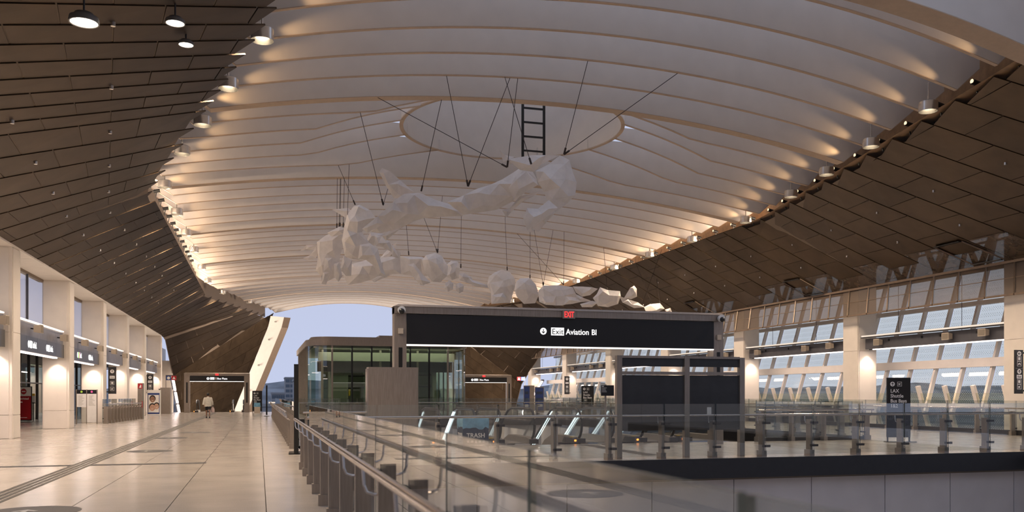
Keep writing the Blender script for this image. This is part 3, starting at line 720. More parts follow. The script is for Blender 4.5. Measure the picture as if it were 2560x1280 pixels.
# steel cabinet panel in front of the gantry's left post
t = thing('steel_cabinet', 'tall plain brushed steel cabinet standing in front of the large gantry\'s left post', 'cabinet', (2.70, 23.0, 0))
obj('body', MB().box(.02, 1.32, 0, .45, 0, 2.33), M['steel'], t); obj('door', MB().box(.05, 1.30, -.015, 0, .05, 2.29), M['steel'], t); obj('side_trim', MB().box(-.01, .02, .02, .43, .05, 2.29), M['steelp'], t)
# charcoal screens
t = thing('screen_partition', 'freestanding charcoal screen of two panels in a steel frame behind the bridge railing', 'screen', (8.62, 20.62, 0))
for x0 in (0, 1.87, 3.46): obj('post', MB().box(x0, x0+.14, -.06, .08, 0, 2.6 if x0 < 3 else 2.58), M['steel'], t)
for a, b in ((.14,1.87),(2.01,3.46)):
    obj('upper_panel', MB().box(a+.01, b-.01, -.02, .02, 2.33, 2.54), M['screen'], t)
    obj('top_rail', MB().box(a, b, -.05, .05, 2.54, 2.6), M['steel'], t); obj('middle_rail', MB().box(a, b, -.05, .05, 2.12, 2.2), M['steel'], t)
    obj('lower_panel', MB().box(a+.01, b-.01, -.02, .02, .74, 2.11), M['screen'], t)
    obj('panel_kick', MB().box(a+.01, b-.01, -.03, .03, .70, .74), M['dsteel'], t)
tag(obj('paper_notice', MB().box(0, .125, 0, .004, 0, .19), M['paper'], None, (8.62+2.52, 20.59, 1.10)), 'small white paper notice taped on the right charcoal screen panel', 'notice')
# thin black sign edge-on, and its like along the left guard
def standee(label, X, Yp, rz=0, w=.80, h=2.18, full=True, s=1.0):
    t = thing('standing_sign', label, 'sign', (X, Yp, 0), rz)
    obj('board', MB().box(-w/2, w/2, -.03, .03, .16, h), M['sign'], t)
    for q in (-1, 1): obj('leg', MB().box(q*(w/2-.03)-.02, q*(w/2-.03)+.02, -.025, .025, 0, .16), M['black'], t)
    obj('base_plate', MB().box(-w/2-.02, w/2+.14, -.2, .2, 0, .02), M['black'], t)
    if full:
        icon(t, 'arrow_up', -w*.27, h-.22, w*.10, -.032, M['white'], M['sign']); icon(t, 'plane', w*.03, h-.22, w*.095, -.032, M['white'], M['sign'])
        for k_, ln in enumerate(('LAX', 'Shuttle', 'Bus Bays', '1&2')):
            text(ln, w*.215, M['white'], t, (-w*.36, -.034, h-.51-k_*w*.213), bold=.012, xs=.92)
        obj('roundel', MB().prism(disc(w*.16, 24), FN(-w*.36, h*.40, -.032, -.036)), M['ghost'], t); text('M', w*.26, M['sign'], t, (-w*.36, -.038, h*.40-w*.09), align='CENTER', bold=.02)
        arc = [(w*.48, 0)]+[(w*.48-w*.5*math.sin(PI/2*k_/10), w*.5*math.cos(PI/2*k_/10)) for k_ in range(11)]
        obj('emblem_arc', MB().prism([(a, b*1.0) for a, b in arc], FN(0, .17, -.032, -.036)), M['ghost'], t)
        obj('emblem_notch', MB().prism([(w*.15,0),(w*.20,w*.25),(w*.40,w*.25),(w*.40,0)], FN(0, .17, -.036, -.038)), M['sign'], t)
    return t
p = px(2246, 1105, 30.2)
standee('black standing sign reading LAX Shuttle Bus Bays 1&2 on the bridge at right', p.x, p.y, -.28, .80, 2.2)
p = px(1433, 1045, 61)
standee('small distant black LAX Shuttle sign beyond the escalators on the right walkway', 21.9, p.y, -.28, .86, 2.25)
p = px(643, 1031, 80)
standee('black LAX Shuttle standing sign at the far end of the left walkway by the portal', p.x, p.y, 0, .86, 2.0)
t = thing('wrapped_parcel', 'blue wrapped bundle leaning at the foot of the far black shuttle sign', 'bundle', (p.x, p.y-.35, 0))
obj('bundle', MB().hexa([(-.3,-.1,.55),(.3,-.1,.55),(.3,.1,.55),(-.3,.1,.55),(-.26,-.08,.92),(.26,-.08,.92),(.26,.08,.92),(-.26,.08,.92)]), M['bag'], t); obj('card_stand', MB().box(-.25,.27,-.12,.1,.0,.55), M['speaker'], t)
tt = thing('standing_sign', 'thin black sign blade seen edge-on behind the corner of the near railing', 'sign', (.98, 25.0, 0), -.04)
obj('board', MB().box(-.05, .05, -.42, .42, .1, 2.42), M['sign'], tt); obj('edge_trim', MB().box(-.06,.06,-.45,-.42,.0,2.44), M['black'], tt); obj('base_plate', MB().box(-.2,.2,-.45,.45,0,.03), M['black'], tt)
tt = thing('standing_sign', 'small thin black sign blade beside the far left railing under the sky portal', 'sign', (.55, 70.0, 0), -.01)
obj('board', MB().box(-.06, .06, -.42, .42, .1, 2.35), M['sign'], tt); obj('base_plate', MB().box(-.2,.2,-.45,.45,0,.03), M['black'], tt)
# monitor sign on a pole between the escalators
t = thing('pole_sign', 'small black information sign on a steel pole between the escalators', 'sign', (10.8, 26.6, 0))
obj('pole', MB().tube([(-.05,0,0),(-.05,0,1.95)], .032, 10), M['steel'], t); obj('foot', MB().lathe([(0,.03),(.13,.03),(.13,0)], (-.05,0,0)), M['steel'], t)
obj('board', MB().box(-.22, .22, -.06, -.03, 1.58, 1.92), M['sign'], t)
[obj('print_line', MB().box(-.20, -.20+w_, -.064, -.06, 1.87-.042*i_, 1.87-.042*i_+(.03 if i_ == 0 else .014)), M['pale'], t) for i_, w_ in enumerate((.07,.17,.13,.15,.17))]
# hanging blade signs on columns
def blade(label, X, Yp, z0, z1, w, kind):
    t = thing('blade_sign', label, 'sign', (X, Yp, 0), 0, 'black blade signs on the columns')
    obj('board', MB().box(-w/2, w/2, -.03, .03, z0, z1), M['sign'], t)
    for z in (z0+.12, z1-.12): obj('bracket', MB().box(w/2 if X > 10 else -w/2-.12, w/2+.12 if X > 10 else -w/2, -.02, .02, z-.03, z+.03), M['black'], t)
    ks = kind; n = len(ks); st = min((z1-z0)/ (n+.6), w*.85); z = z1-st*.75
    for k_ in ks:
        if k_ == '-': obj('divider', MB().box(-w*.45, w*.45, -.036, -.03, z+st*.1, z+st*.14), M['pale'], t); z -= st*.5; continue
        icon(t, k_, 0, z, w*.25, -.032, M['white'], M['sign']); z -= st
    if n < 5: 
        obj('roundel', MB().prism(disc(w*.3), FN(-w*.12, z0+.40*(z1-z0)*.6, -.032, -.036)), M['ghost'], t)
blade('black vertical blade sign with arrows and transit icons at the right frame edge', 29.35, 28.55, 1.66, 3.42, .40, ['arrow_left','train','bike','-','arrow_up','exit','bus','plane'])
blade('black vertical blade sign on the distant right column above the pavilion posters', 29.5, 83.2, 1.7, 3.5, .52, ['arrow_up','exit','bus','plane'])
blade('tall black vertical blade sign on the third left column', -8.42, 57.2, 1.68, 3.28, .44, ['arrow_up','exit','bus','plane'])
blade('black vertical blade sign on the fifth left column behind the portrait poster', -8.42, 76.2, 1.7, 3.28, .50, ['arrow_up','exit','bus','plane'])
# trash box
t = thing('trash_box', 'dark blue cardboard trash box with a pale blue liner bag, behind the bridge railing', 'trash bin', (px(1182, 1100, 24.6).x, px(1182,1100,24.6).y, 0), 0)
wB = .36
obj('box', MB().box(-wB, wB, -wB, wB, 0, .80), M['navy'], t)
lv = MB(); ring = []
for k_ in range(32):
    a = k_/32*4; sd = int(a); f = a-sd; cs = [(-1,-1),(1,-1),(1,1),(-1,1)]; p0 = cs[sd]; p1 = cs[(sd+1) % 4]
    ring.append((p0[0]+(p1[0]-p0[0])*f, p0[1]+(p1[1]-p0[1])*f))
lay = [(1.012, .70, .03), (1.03, .78, .015), (1.035, .90, .01), (1.0, .985, .012), (.93, .99, .012), (.88, .8, .0)]
vs = []; rg = random.Random(3)
for sc_, z, jt in lay:
    for a, b in ring: vs.append((a*wB*sc_, b*wB*sc_, z+rg.uniform(-jt, jt)*1.6))
lv.add(vs, [(i*32+k_, i*32+(k_+1) % 32, (i+1)*32+(k_+1) % 32, (i+1)*32+k_) for i in range(len(lay)-1) for k_ in range(32)])
obj('liner_bag', lv, M['bag'], t, smooth=True)
text('TRASH', .17, M['paper'], t, (0, -wB-.003, .44), align='CENTER', bold=.02, xs=1.0)
text('TRASH', .17, M['paper'], t, (-wB-.003, 0, .44), rot=(PI/2,0,-PI/2), align='CENTER', bold=.02)
for k_ in range(5):
    p_ = [disc(.04, 6), [(-.045,-.03),(.045,-.03),(.03,.03),(-.03,.03)], [(-.02,-.045),(.03,-.045),(.03,.02),(0,.045),(-.02,.02)], disc(.038, 12), disc(.04, 5)][k_]
    obj('waste_icon', MB().prism(p_, FN(-.22+k_*.11, .33, -wB, -wB-.004)), M['pale'], t)
obj('small_print', MB().box(-.25,.25,-wB-.003,-wB,.22,.235), M['pale'], t)
# escalators
def escalator(label, X0, w, Yn, lit, zdrop=6.0, yoff=2.7):
    t = thing('escalator', label, 'escalator', (X0, Yn, 0), 0, 'escalators')
    L = zdrop/math.tan(math.radians(30)); R = .52
    for x in (0, w):
        path = []
        for k_ in range(9):
            path.append((x, R-R*math.sin(PI*k_/8), .62+R*-math.cos(PI*k_/8)))
        path = [(x, .25, .10)]+path
        path += [(x, yoff, 1.14), (x, yoff+.5, 1.06), (x, yoff+.9, .86), (x, yoff+.9+L, .86-zdrop)]
        obj('handrail', MB().tube(path, .045, 8), M['black'], t, smooth=True)
        gl = MB(); poly = [(p_[1], p_[2]) for p_ in path[2:]]; poly = poly+[(yoff+.9+L, -.2-zdrop), (yoff+.9, -.2), (yoff, .06), (.35, .06)]
        gl.prism(poly, lambda a, b, k__, x=x: (x-.006+.012*k__, a, b)); obj('balustrade_glass', gl, M['glass'], t)
        sk = MB().prism([(.1,0),(.12,.14),(.5,.2),(yoff,.2),(yoff+.9,-.06),(yoff+.9+L,-.06-zdrop),(yoff+.9+L,-.6-zdrop),(yoff+.9,-.6),(yoff,-.1)], lambda a, b, k__, x=x: (x-.14+.28*k__, a, b))
        s_ = obj('skirt', sk, M['steel'], t)
        obj('skirt_end', MB().box(x-.15, x+.15, .05, .14, 0, .15), M['dsteel'], s_)
        if lit:
            for dz, r_ in ((-.06, .028), (-.2, .016)):
                obj('light_strip', MB().tube([(x+(.03 if x == 0 else -.03), p_[1]+.03, p_[2]+dz) for p_ in path[-3:]], r_, 6), M['escl'], t)
    obj('comb_plate', MB().box(.14, w-.14, .3, yoff+.4, 0, .02), M['chrome'], t)
    obj('end_cap', MB().hexa([(-.32,.0,0),(-.14,.0,0),(-.14,1.1,0),(-.32,1.1,0),(-.32,.05,.17),(-.14,.05,.2),(-.14,1.0,.2),(-.32,.9,.17)]), M['dsteel'], t)
    obj('caution_label', MB().box(-.30,-.16,.3,.42,.186,.20), M['yellow'], t)
    obj('amber_lamp', MB().box(-.26,-.20,-.02,.02,.06,.12), M['amber'], t)
    sm = MB().hexa([(.15,0,-.25),(w-.15,0,-.25),(w-.15,.42,-.25),(.15,.42,-.25),(.15,0,0),(w-.15,0,0),(w-.15,.42,0),(.15,.42,0)]).mesh('step', M['dsteel'])
    for k_ in range(22): link('step', sm, t, (0, yoff+.4+k_*.40, -.03-max(0, k_-1)*.23))
    return t
for lb, X0, lit in (('escalator behind the trash box with pale lit balustrades, leftmost of the five', 5.55, True), ('dark escalator just right of the trash box', 7.55, False), ('brightly lit escalator between the trash box and the charcoal screens', 10.35, True), ('dark escalator seen under the left charcoal screen panel', 12.6, False), ('dark escalator seen under the right charcoal screen panel, rightmost of the five', 14.3, False)):
    escalator(lb, X0, 1.15, 27.7, lit)
for lb, X0 in (('small distant escalator at the left foot of the Bus Plaza gantry', -5.6), ('small distant escalator at the right foot of the left Bus Plaza gantry', -2.4)):
    escalator(lb, X0, .95, 87.2, False, 3.0)
# ------------------------------------------------------------------ glass pavilion (lift lobby)
kx0, kx1, ky0, ky1, kr = 3.45, 15.5, 66.0, 86.0, 1.7
pv = thing('glass_pavilion', 'glazed lift pavilion with rounded corners and bronze roof band in the middle of the hall', 'pavilion', (0,0,0))
def rrect(off=0, n=8):
    p = []
    for cx_, cy_, a0 in ((kx0+kr, ky0+kr, PI), (kx1-kr, ky0+kr, 1.5*PI), (kx1-kr, ky1-kr, 0), (kx0+kr, ky1-kr, .5*PI)):
        for k_ in range(n+1):
            a = a0+PI/2*k_/n; p.append((cx_+(kr+off)*math.cos(a), cy_+(kr+off)*math.sin(a)))
    return p
obj('roof_band', MB().prism(rrect(.12), lambda a, b, k_: (a, b, 5.25+.45*k_)), M['steel'], pv, smooth=True)
obj('roof_cap', MB().prism(rrect(-.25), lambda a, b, k_: (a, b, 5.7+.22*k_)), M['steel'], pv, smooth=True)
obj('roof_box', MB().box(9, 15, 69, 80, 5.9, 6.25), M['steel'], pv)
pl = rrect(0)
cor = [pl[0:9], pl[9:18], pl[18:27], pl[27:36]]
for c in cor:
    q = MB()
    for a, b in zip(c[:-1], c[1:]): q.add([(*a,0),(*b,0),(*b,5.25),(*a,5.25)], [(0,1,2,3)])
    obj('corner_glass', q, M['kglass'], pv, smooth=True)
nx = 6
for i in range(nx):
    a = kx0+kr+(kx1-kx0-2*kr)*i/nx; b = kx0+kr+(kx1-kx0-2*kr)*(i+1)/nx
    obj('glass_pane', MB().box(a+.04, b-.04, ky0-.01, ky0+.01, 0, 5.25), M['kglass'], pv)
for i in range(nx+1):
    a = kx0+kr+(kx1-kx0-2*kr)*i/nx
    obj('mullion', MB().box(a-.06, a+.06, ky0-.06, ky0+.12, 0, 5.25), M['black'] if 0 < i < nx else M['steel'], pv)
for x in (kx0, kx1):
    for j in range(8):
        a = ky0+kr+(ky1-ky0-2*kr)*j/8; l = (ky1-ky0-2*kr)/8
        obj('glass_pane', MB().box(x-.01, x+.01, a+.05, a+l-.05, 0, 5.25), M['kglass'], pv); obj('mullion', MB().box(x-.06, x+.06, a-.05, a+.05, 0, 5.25), M['steel'], pv)
obj('ceiling_panel', MB().box(kx0+.4, kx1-.4, ky0+.4, ky1-.4, 5.1, 5.2), M['innerc'], pv)
obj('bulkhead', MB().box(kx0+.8, kx1-.8, ky0+1.8, ky0+2.0, 4.2, 4.85), M['innerc'], pv)
obj('bulkhead', MB().box(kx0+.8, kx1-.8, ky0+2.6, ky0+2.9, 3.4, 4.2), M['dsteel'], pv)
for a, b in ((5.2,6.6),(7.9,8.2),(10.4,11.2),(13.2,13.5)): obj('lift_shaft', MB().box(a, b, ky0+3.0, ky0+4.4, 0, 4.9), M['inner'], pv)
for a in (4.6, 9.0, 11.9, 14.3): obj('pipe_column', MB().tube([(a, ky0+2.4, 0), (a, ky0+2.4, 5.1)], .09, 8), M['steel'], pv)
for z in (2.2, 3.1): obj('cross_pipe', MB().tube([(6.6, ky0+3.6, z), (13.2, ky0+3.6, z+.15)], .09, 8), M['dsteel'], pv)
obj('core_wall', MB().box(kx0+1.5, kx1-1.5, ky0+9, ky0+9.2, 0, 5.1), M['inner'], pv)
obj('green_notice', MB().box(7.85, 8.2, ky0+2.9, ky0+2.95, 1.75, 2.25), mat('green_print', (.02,.25,.09), .5, var=0), pv)
obj('orange_notice', MB().box(6.62, 6.75, ky0+2.9, ky0+2.95, 1.55, 2.05), M['yellow'], pv)
l_ = bpy.data.lights.new('pavilion_area', 'AREA'); l_.shape = 'RECTANGLE'; l_.size = 10; l_.size_y = 3; l_.energy = 260; l_.color = (1,.95,.78); link('pavilion_area_light', l_, pv, (9.5, ky0+1.4, 5.05))
# ------------------------------------------------------------------ left side furniture
p = px(60, 1055, 52.7)
t = thing('standing_sign', 'red and white restricted area sign with a no-entry roundel between the first two left columns', 'sign', (p.x, p.y, 0), -.3)
obj('frame', MB().box(-.48, .48, -.03, .03, .08, 2.12), M['black'], t); obj('red_panel', MB().box(-.44, .44, -.036, -.03, .14, 1.55), M['red'], t); obj('white_panel', MB().box(-.44,.44,-.036,-.03,1.55,2.08), M['paper'], t)
obj('no_entry_roundel', MB().prism(disc(.17), FN(0, 1.82, -.036, -.042)), M['red'], t); obj('no_entry_bar', MB().box(-.11,.11,-.047,-.042,1.79,1.85), M['paper'], t)
text('Restricted', .17, M['paper'], t, (-.40, -.04, 1.34), bold=.02); text('Area', .17, M['paper'], t, (-.40, -.04, 1.15), bold=.02); obj('footer_line', MB().box(-.3,.2,-.04,-.036,.25,.28), M['paper'], t)
obj('base', MB().box(-.5,.5,-.25,.25,0,.03), M['black'], t)
p = px(83, 1010, 56); t = thing('wall_notice', 'small yellow-topped white notice on the platform glass beside the red sign', 'notice', (p.x, p.y, 0), -.3)
obj('panel', MB().box(-.13,.13,-.02,.0,1.15,1.7), M['paper'], t); obj('header', MB().box(-.13,.13,-.025,-.02,1.56,1.7), M['yellow'], t); obj('tray', MB().box(-.14,.14,-.1,.0,1.08,1.14), M['black'], t); obj('stand_leg', MB().box(-.03,.03,-.02,.02,0,1.15), M['black'], t)
p = px(217, 1060, 49)
t = thing('map_board', 'double information board with lime and pink dots beside the third left column', 'information board', (p.x, p.y, 0), -.15)
for x in (-.56, -.02, .52): obj('post', MB().box(x, x+.04, -.03, .03, 0, 1.92), M['steel'], t)
for x, c in ((-.52, 'lime'), (.02, 'pink')):
    b = obj('panel', MB().box(x, x+.5, -.02, .0, .95 if c == 'lime' else .08, 1.9), M['paper'], t)
    obj('header', MB().box(x, x+.5, -.026, -.02, 1.68, 1.9), M['sign'], b); obj('line_dot', MB().prism(disc(.06), FN(x+.25, 1.79, -.026, -.03)), M[c], b)
    for k_ in range(9): obj('text_line', MB().box(x+.08, x+.08+random.uniform(.18,.36), -.023, -.02, 1.56-k_*.065, 1.575-k_*.065), M['grille'], b)
obj('lower_glass', MB().box(-.52,-.02,-.01,.0,.1,.93), M['glass'], t)
p = px(352, 1047, 60)
t = thing('help_post', 'slim grey steel help post with a red emblem ending the left stair rail', 'post', (p.x, p.y, 0), -.25)
obj('body', MB().box(-.17,.17,-.12,.12,0,2.42), M['steel'], t); obj('emblem_plate', MB().box(-.15,.15,-.126,-.12,2.05,2.38), M['red'], t); obj('emblem', MB().prism([(-.08,-.1),(.08,-.1),(.08,.1),(.02,.1),(-.02,0)], FN(0,2.21,-.126,-.13)), M['paper'], t); obj('red_stripe', MB().box(.12,.17,-.125,-.12,.75,1.2), M['red'], t)
p = px(385, 1038, 70.7)
t = thing('poster_case', 'backlit portrait poster with three smiling faces beside the fifth left column', 'poster', (p.x, p.y, 0), -.25)
obj('case', MB().box(-.52,.52,-.08,.08,0,2.02), M['paper'], t); obj('poster', MB().box(-.47,.47,-.086,-.08,.1,1.78), M['blue'], t); obj('photo_ground', MB().box(-.42,.42,-.09,-.086,.22,1.62), M['paper'], t)
for k_, (fx, fz, r_, sk_) in enumerate(((-.08,1.28,.22,'skin'),(-.10,.62,.24,'skin2'),(.24,.72,.21,'skin2'))):
    h = obj('portrait_hair', MB().prism([(a*1.12, b*1.25+.05) for a, b in disc(r_, 16)], FN(fx, fz, -.09, -.093)), M['hair'], t)
    obj('portrait_face', MB().prism([(a*.86, b*1.12-.02) for a, b in disc(r_, 16)], FN(fx, fz, -.093, -.096)), M[sk_], h)
    obj('portrait_smile', MB().prism([(-.07,0),(.07,0),(.04,-.035),(-.04,-.035)], FN(fx, fz-.10, -.096, -.098)), M['paper'], h)
    for q in (-.07,.07): obj('portrait_eye', MB().prism(disc(.022,8), FN(fx+q, fz+.05, -.096, -.098)), M['hair'], h)
p = px(415, 1035, 76)
t = thing('equipment_cabinet', 'grey steel equipment cabinet behind the portrait poster', 'cabinet', (p.x, p.y, 0), -.2)
obj('body', MB().box(-.42,.42,-.2,.2,0,2.25), M['steel'], t); obj('side_post', MB().box(-.55,-.45,-.2,.0,0,2.15), M['steelp'], t)
p = px(428, 945, 79)
t = thing('flag_sign', 'pair of small square blue and red plates hung past the grey equipment cabinet', 'sign', (p.x, p.y, p.z))
obj('blue_plate', MB().box(-.42,-.02,-.02,.02,-.2,.2), M['blue'], t); obj('red_plate', MB().box(.02,.44,-.02,.02,-.2,.2), M['red'], t)
obj('round_mark', MB().prism(disc(.13), FN(-.22,0,-.02,-.025)), M['paper'], t); obj('triangle_mark', MB().prism([(-.13,-.1),(.13,-.1),(0,.14)], FN(.23,0,-.02,-.025)), M['paper'], t); obj('arm', MB().box(-.45,.46,-.01,.01,.2,.26), M['dsteel'], t); obj('drop_rod', MB().box(-.46,-.42,-.02,.02,-2.4,.26), M['dsteel'], t)
p = px(1302, 947, 96)
t = thing('flag_sign', 'pair of small square red and blue plates beside the right Bus Plaza gantry', 'sign', (p.x, p.y, p.z))
obj('red_plate', MB().box(-.42,-.02,-.02,.02,-.2,.2), M['red'], t); obj('blue_plate', MB().box(.02,.44,-.02,.02,-.2,.2), M['blue'], t); obj('triangle_mark', MB().prism([(-.13,-.1),(.13,-.1),(0,.14)], FN(-.22,0,-.02,-.025)), M['paper'], t); obj('round_mark', MB().prism(disc(.13), FN(.23,0,-.02,-.025)), M['paper'], t); obj('drop_rod', MB().box(.44,.5,-.02,.02,-3.3,.26), M['dsteel'], t)
for i, (x0, x1, lb) in enumerate(((1309,1336,'blue poster case with a steel side, left of the two distant posters'), (1337,1360,'dark blue poster case, right of the two distant posters on the right walkway'))):
    a = px(x0, 1030, 82+i*2); b = px(x1, 1030, 82+i*2); wP = (b-a).length
    t = thing('poster_case', lb, 'poster', ((a.x+b.x)/2, (a.y+b.y)/2, 0), -.28)
    obj('case', MB().box(-wP/2,wP/2,-.1,.1,0,2.5-.1*i), M['steel'], t); obj('poster', MB().box(-wP/2+.05,wP/2-(.45 if i == 0 else .05),-.106,-.1,.15,2.42-.1*i), M['blue'], t)
    for k_ in range(3): obj('poster_print', MB().box(-wP/2+.12,wP/2-(.55 if i == 0 else .14),-.11,-.106,.5+k_*.6,.75+k_*.6), M['navy'] if k_ else M['pale'], t)
# low steel bins / stanchions on the bridge and right walkway
for (x_, y_, d_, lb) in ((1330, 1030, 62, 'short pale steel queue post left of the lit escalator'), (1392, 1112, 28.2, 'steel stanchion beside the lit escalator')):
    p = px(x_, y_, d_) if d_ > 50 else px(x_, y_, d_); t = thing('stanchion', lb, 'post', (p.x, p.y if d_ < 50 else 61.2, 0))
    obj('pole', MB().tube([(0,0,0),(0,0,1.0)], .035, 10), M['steelp'], t); obj('foot', MB().lathe([(0,.03),(.12,.03),(.12,0)]), M['steel'], t); obj('cap', MB().lathe([(0,1.05),(.05,1.05),(.05,1.0),(0,1.0)]), M['steelp'], t)
#%%LIGHTS
# pendant drums on the near left roof
def can(label, p, r, watts, name='drum_downlight', group=None, lensm='lens', ang=120, drum='chrome'):
    t = thing(name, label, 'downlight', p, 0, group)
    if name == 'drum_pendant':
        obj('drum', MB().lathe([(0,.62*r),(r*.62,.62*r),(r*.70,.45*r),(r*.95,.35*r),(r,.1*r),(r,-.05*r),(r*.9,-.05*r),(r*.88,0)], seg=24), M[drum], t, smooth=True)
        obj('lens', MB().lathe([(0,.0),(r*.88,.0)], seg=24), M[lensm], t); obj('stem', MB().tube([(0,0,.5*r),(0,0,.9)], .02, 6), M['dsteel'], t)
    else:
        obj('drum', MB().lathe([(0,.30),(r*.8,.30),(r,.26),(r,-.04),(r*.95,-.04),(r*.9,.2),(r*.5,.24)], seg=24), M[drum], t, smooth=True)
        obj('lens', MB().lathe([(0,.2),(r*.6,.2)], seg=24), M[lensm], t); obj('stem', MB().tube([(0,0,.28),(0,0,.9)], .03, 6), M['chrome'], t)
    if watts: spot('drum_light', (p[0],p[1],p[2]-.08), (p[0],p[1],0), watts, ang, t, WARM, .5, r*.8)
    return t
for i, (x_, y_, d_, r_, lb) in enumerate(((210, 56, 16.6, .27, 'largest bright drum lamp under the dark roof at top left'), (438, 58, 18.4, .20, 'middle of the three bright drum lamps at top left'), (465, 112, 20.3, .175, 'smallest, rightmost of the three bright drum lamps at top left'))):
    can(lb, px(x_, y_, d_), r_, DOWN_W*.8, 'drum_pendant', drum='lampgrey')
# downlights along both roof edges
LD = [(670, 95, 1), (625, 152, 1), (498, 308, 1), (432, 415, 1), (444, 492, 0), (475, 600, 0)]
RD = [(2392,170,1),(2300,220,1),(2225,268,1),(2172,316,1),(2033,425,1),(1920,505,1),(1776,580,0),(1660,615,0)]
ly = [24.6, 28.7, 32.8, 36.9, 43, 49.2, 55.3, 61.5, 69.7, 77.9, 86.0, 94.0]  # last two pairs are added lamps that brighten the far portal flanks
for i, yy in enumerate(ly):
    for side, nm in ((-1, 'left'), (1, 'right')):
        X = CX+side*(wid(yy)-.35)
        can('round silver drum downlight on the %s roof edge, %s from the near end' % (nm, ORD[i]), (X, yy-.35, 11.0), .30, DOWN_W, group='drum downlights on the %s roof edge' % nm, lensm='lensdim', ang=130)
# small uplights grazing the rib ends
k = 0; Y = Y0+PITCH
while Y < 84:
    for side, nm in ((1, 'right'), (-1, 'left')):
        X = CX+side*(wid(Y)+.18); yy = Y-.45
        if k < 24:
            t = thing('rib_spotlight', 'small black spotlight grazing the %s rib from the near end on the %s roof edge' % (ORD[k] if k < len(ORD) else str(k), nm), 'spotlight', (X, yy, 11.28), 0, 'rib spotlights on the %s roof edge' % nm)
            obj('body', MB().tube([(side*.18,0,-.02),(-side*.10,0,.04)], .085, 10), M['black'], t); obj('lens', MB().lathe([(0,-side*.11),(.07,-side*.11)], (0,0,.045), axis='X'), M['lensspot'], t); obj('stem', MB().bar((side*.05,0,-.05),(side*.1,0,-.35),.04), M['black'], t)
            spot('rib_light', (X-side*.15, yy, 11.38), (X-side*2.6, Y-.05, 11.72), UP_W, 30, t, (1,.62,.30), .9, .05)
    k += 1; Y += PITCH
for i, (x_, y_) in enumerate(((-6.5,-6),(-1.5,-1),(6,-6),(14,-6))):  # lamps added out of view to warm the near railing
    can('added round drum downlight in the %s place under the unseen rear roof behind the camera' % ORD[i], (x_, y_, 11.2), .30, DOWN_W*.35, group='added rear drum downlights', lensm='lensdim', ang=140)
for side, nm in ((-1,'left'),(1,'right')):
    t = thing('stair_light', 'sloping line of strip lights beside the %s Bus Plaza stair' % nm, 'light', (CX+side*18.6, 90.5, 0))
    for j in range(4):
        a = Vector((0, j*2.6, 3.1-j*1.25)); b = a+Vector((0, 2.1, -1.0))
        obj('strip', MB().bar(a, b, .22, .10), M['strip'], t); obj('housing', MB().bar(a+Vector((side*.1,0,.12)), b+Vector((side*.1,0,.12)), .3, .16), M['header'], t)
        l_ = bpy.data.lights.new('stair_area', 'AREA'); l_.shape = 'RECTANGLE'; l_.size = .3; l_.size_y = 2.1; l_.energy = 1700; l_.color = (1,.84,.70)
        o_ = link('stair_area_light', l_, t, (a+b)/2+Vector((-side*.2,0,-.02))); o_.rotation_euler = Vector((-side*1.0, .25, -.15)).to_track_quat('-Z','Y').to_euler()
for side, nm in ((-1,'left'),(1,'right')):
    for j in range(7):
        y0 = 35+j*7.0; L_ = 6.6; X = CX+side*(wid(y0+L_/2)+.62); z = 10.85 if side < 0 else 11.12
        t = thing('cove_light', '%s linear cove light from the near end, tucked behind the %s roof edge' % (ORD[j], nm), 'light', (X, y0, z), 0, 'cove lights behind the roof edges')
        t.rotation_euler.z = -math.atan2(side*(wid(y0+L_)-wid(y0)), L_)
        obj('tray', MB().box(-.08, .08, 0, L_, -.06, -.01), M['dsteel'], t); obj('tube', MB().box(-.035, .035, .05, L_-.05, -.01, .02), M['lensspot'], t)
        l_ = bpy.data.lights.new('cove_area', 'AREA'); l_.shape = 'RECTANGLE'; l_.size = L_; l_.size_y = .07; l_.energy = COVE_W*(.55+.14*j)*(.85 if side > 0 else .9); l_.color = (1,.76,.56)
        o_ = link('cove_area_light', l_, t, (0, L_/2, .04)); d_ = Vector((-side*.82, 0, .57)); o_.rotation_euler = d_.to_track_quat('-Z','X').to_euler()
        o_.rotation_euler = Matrix((Vector((0,1,0)), (-d_).cross(Vector((0,1,0))), -d_)).transposed().to_euler()
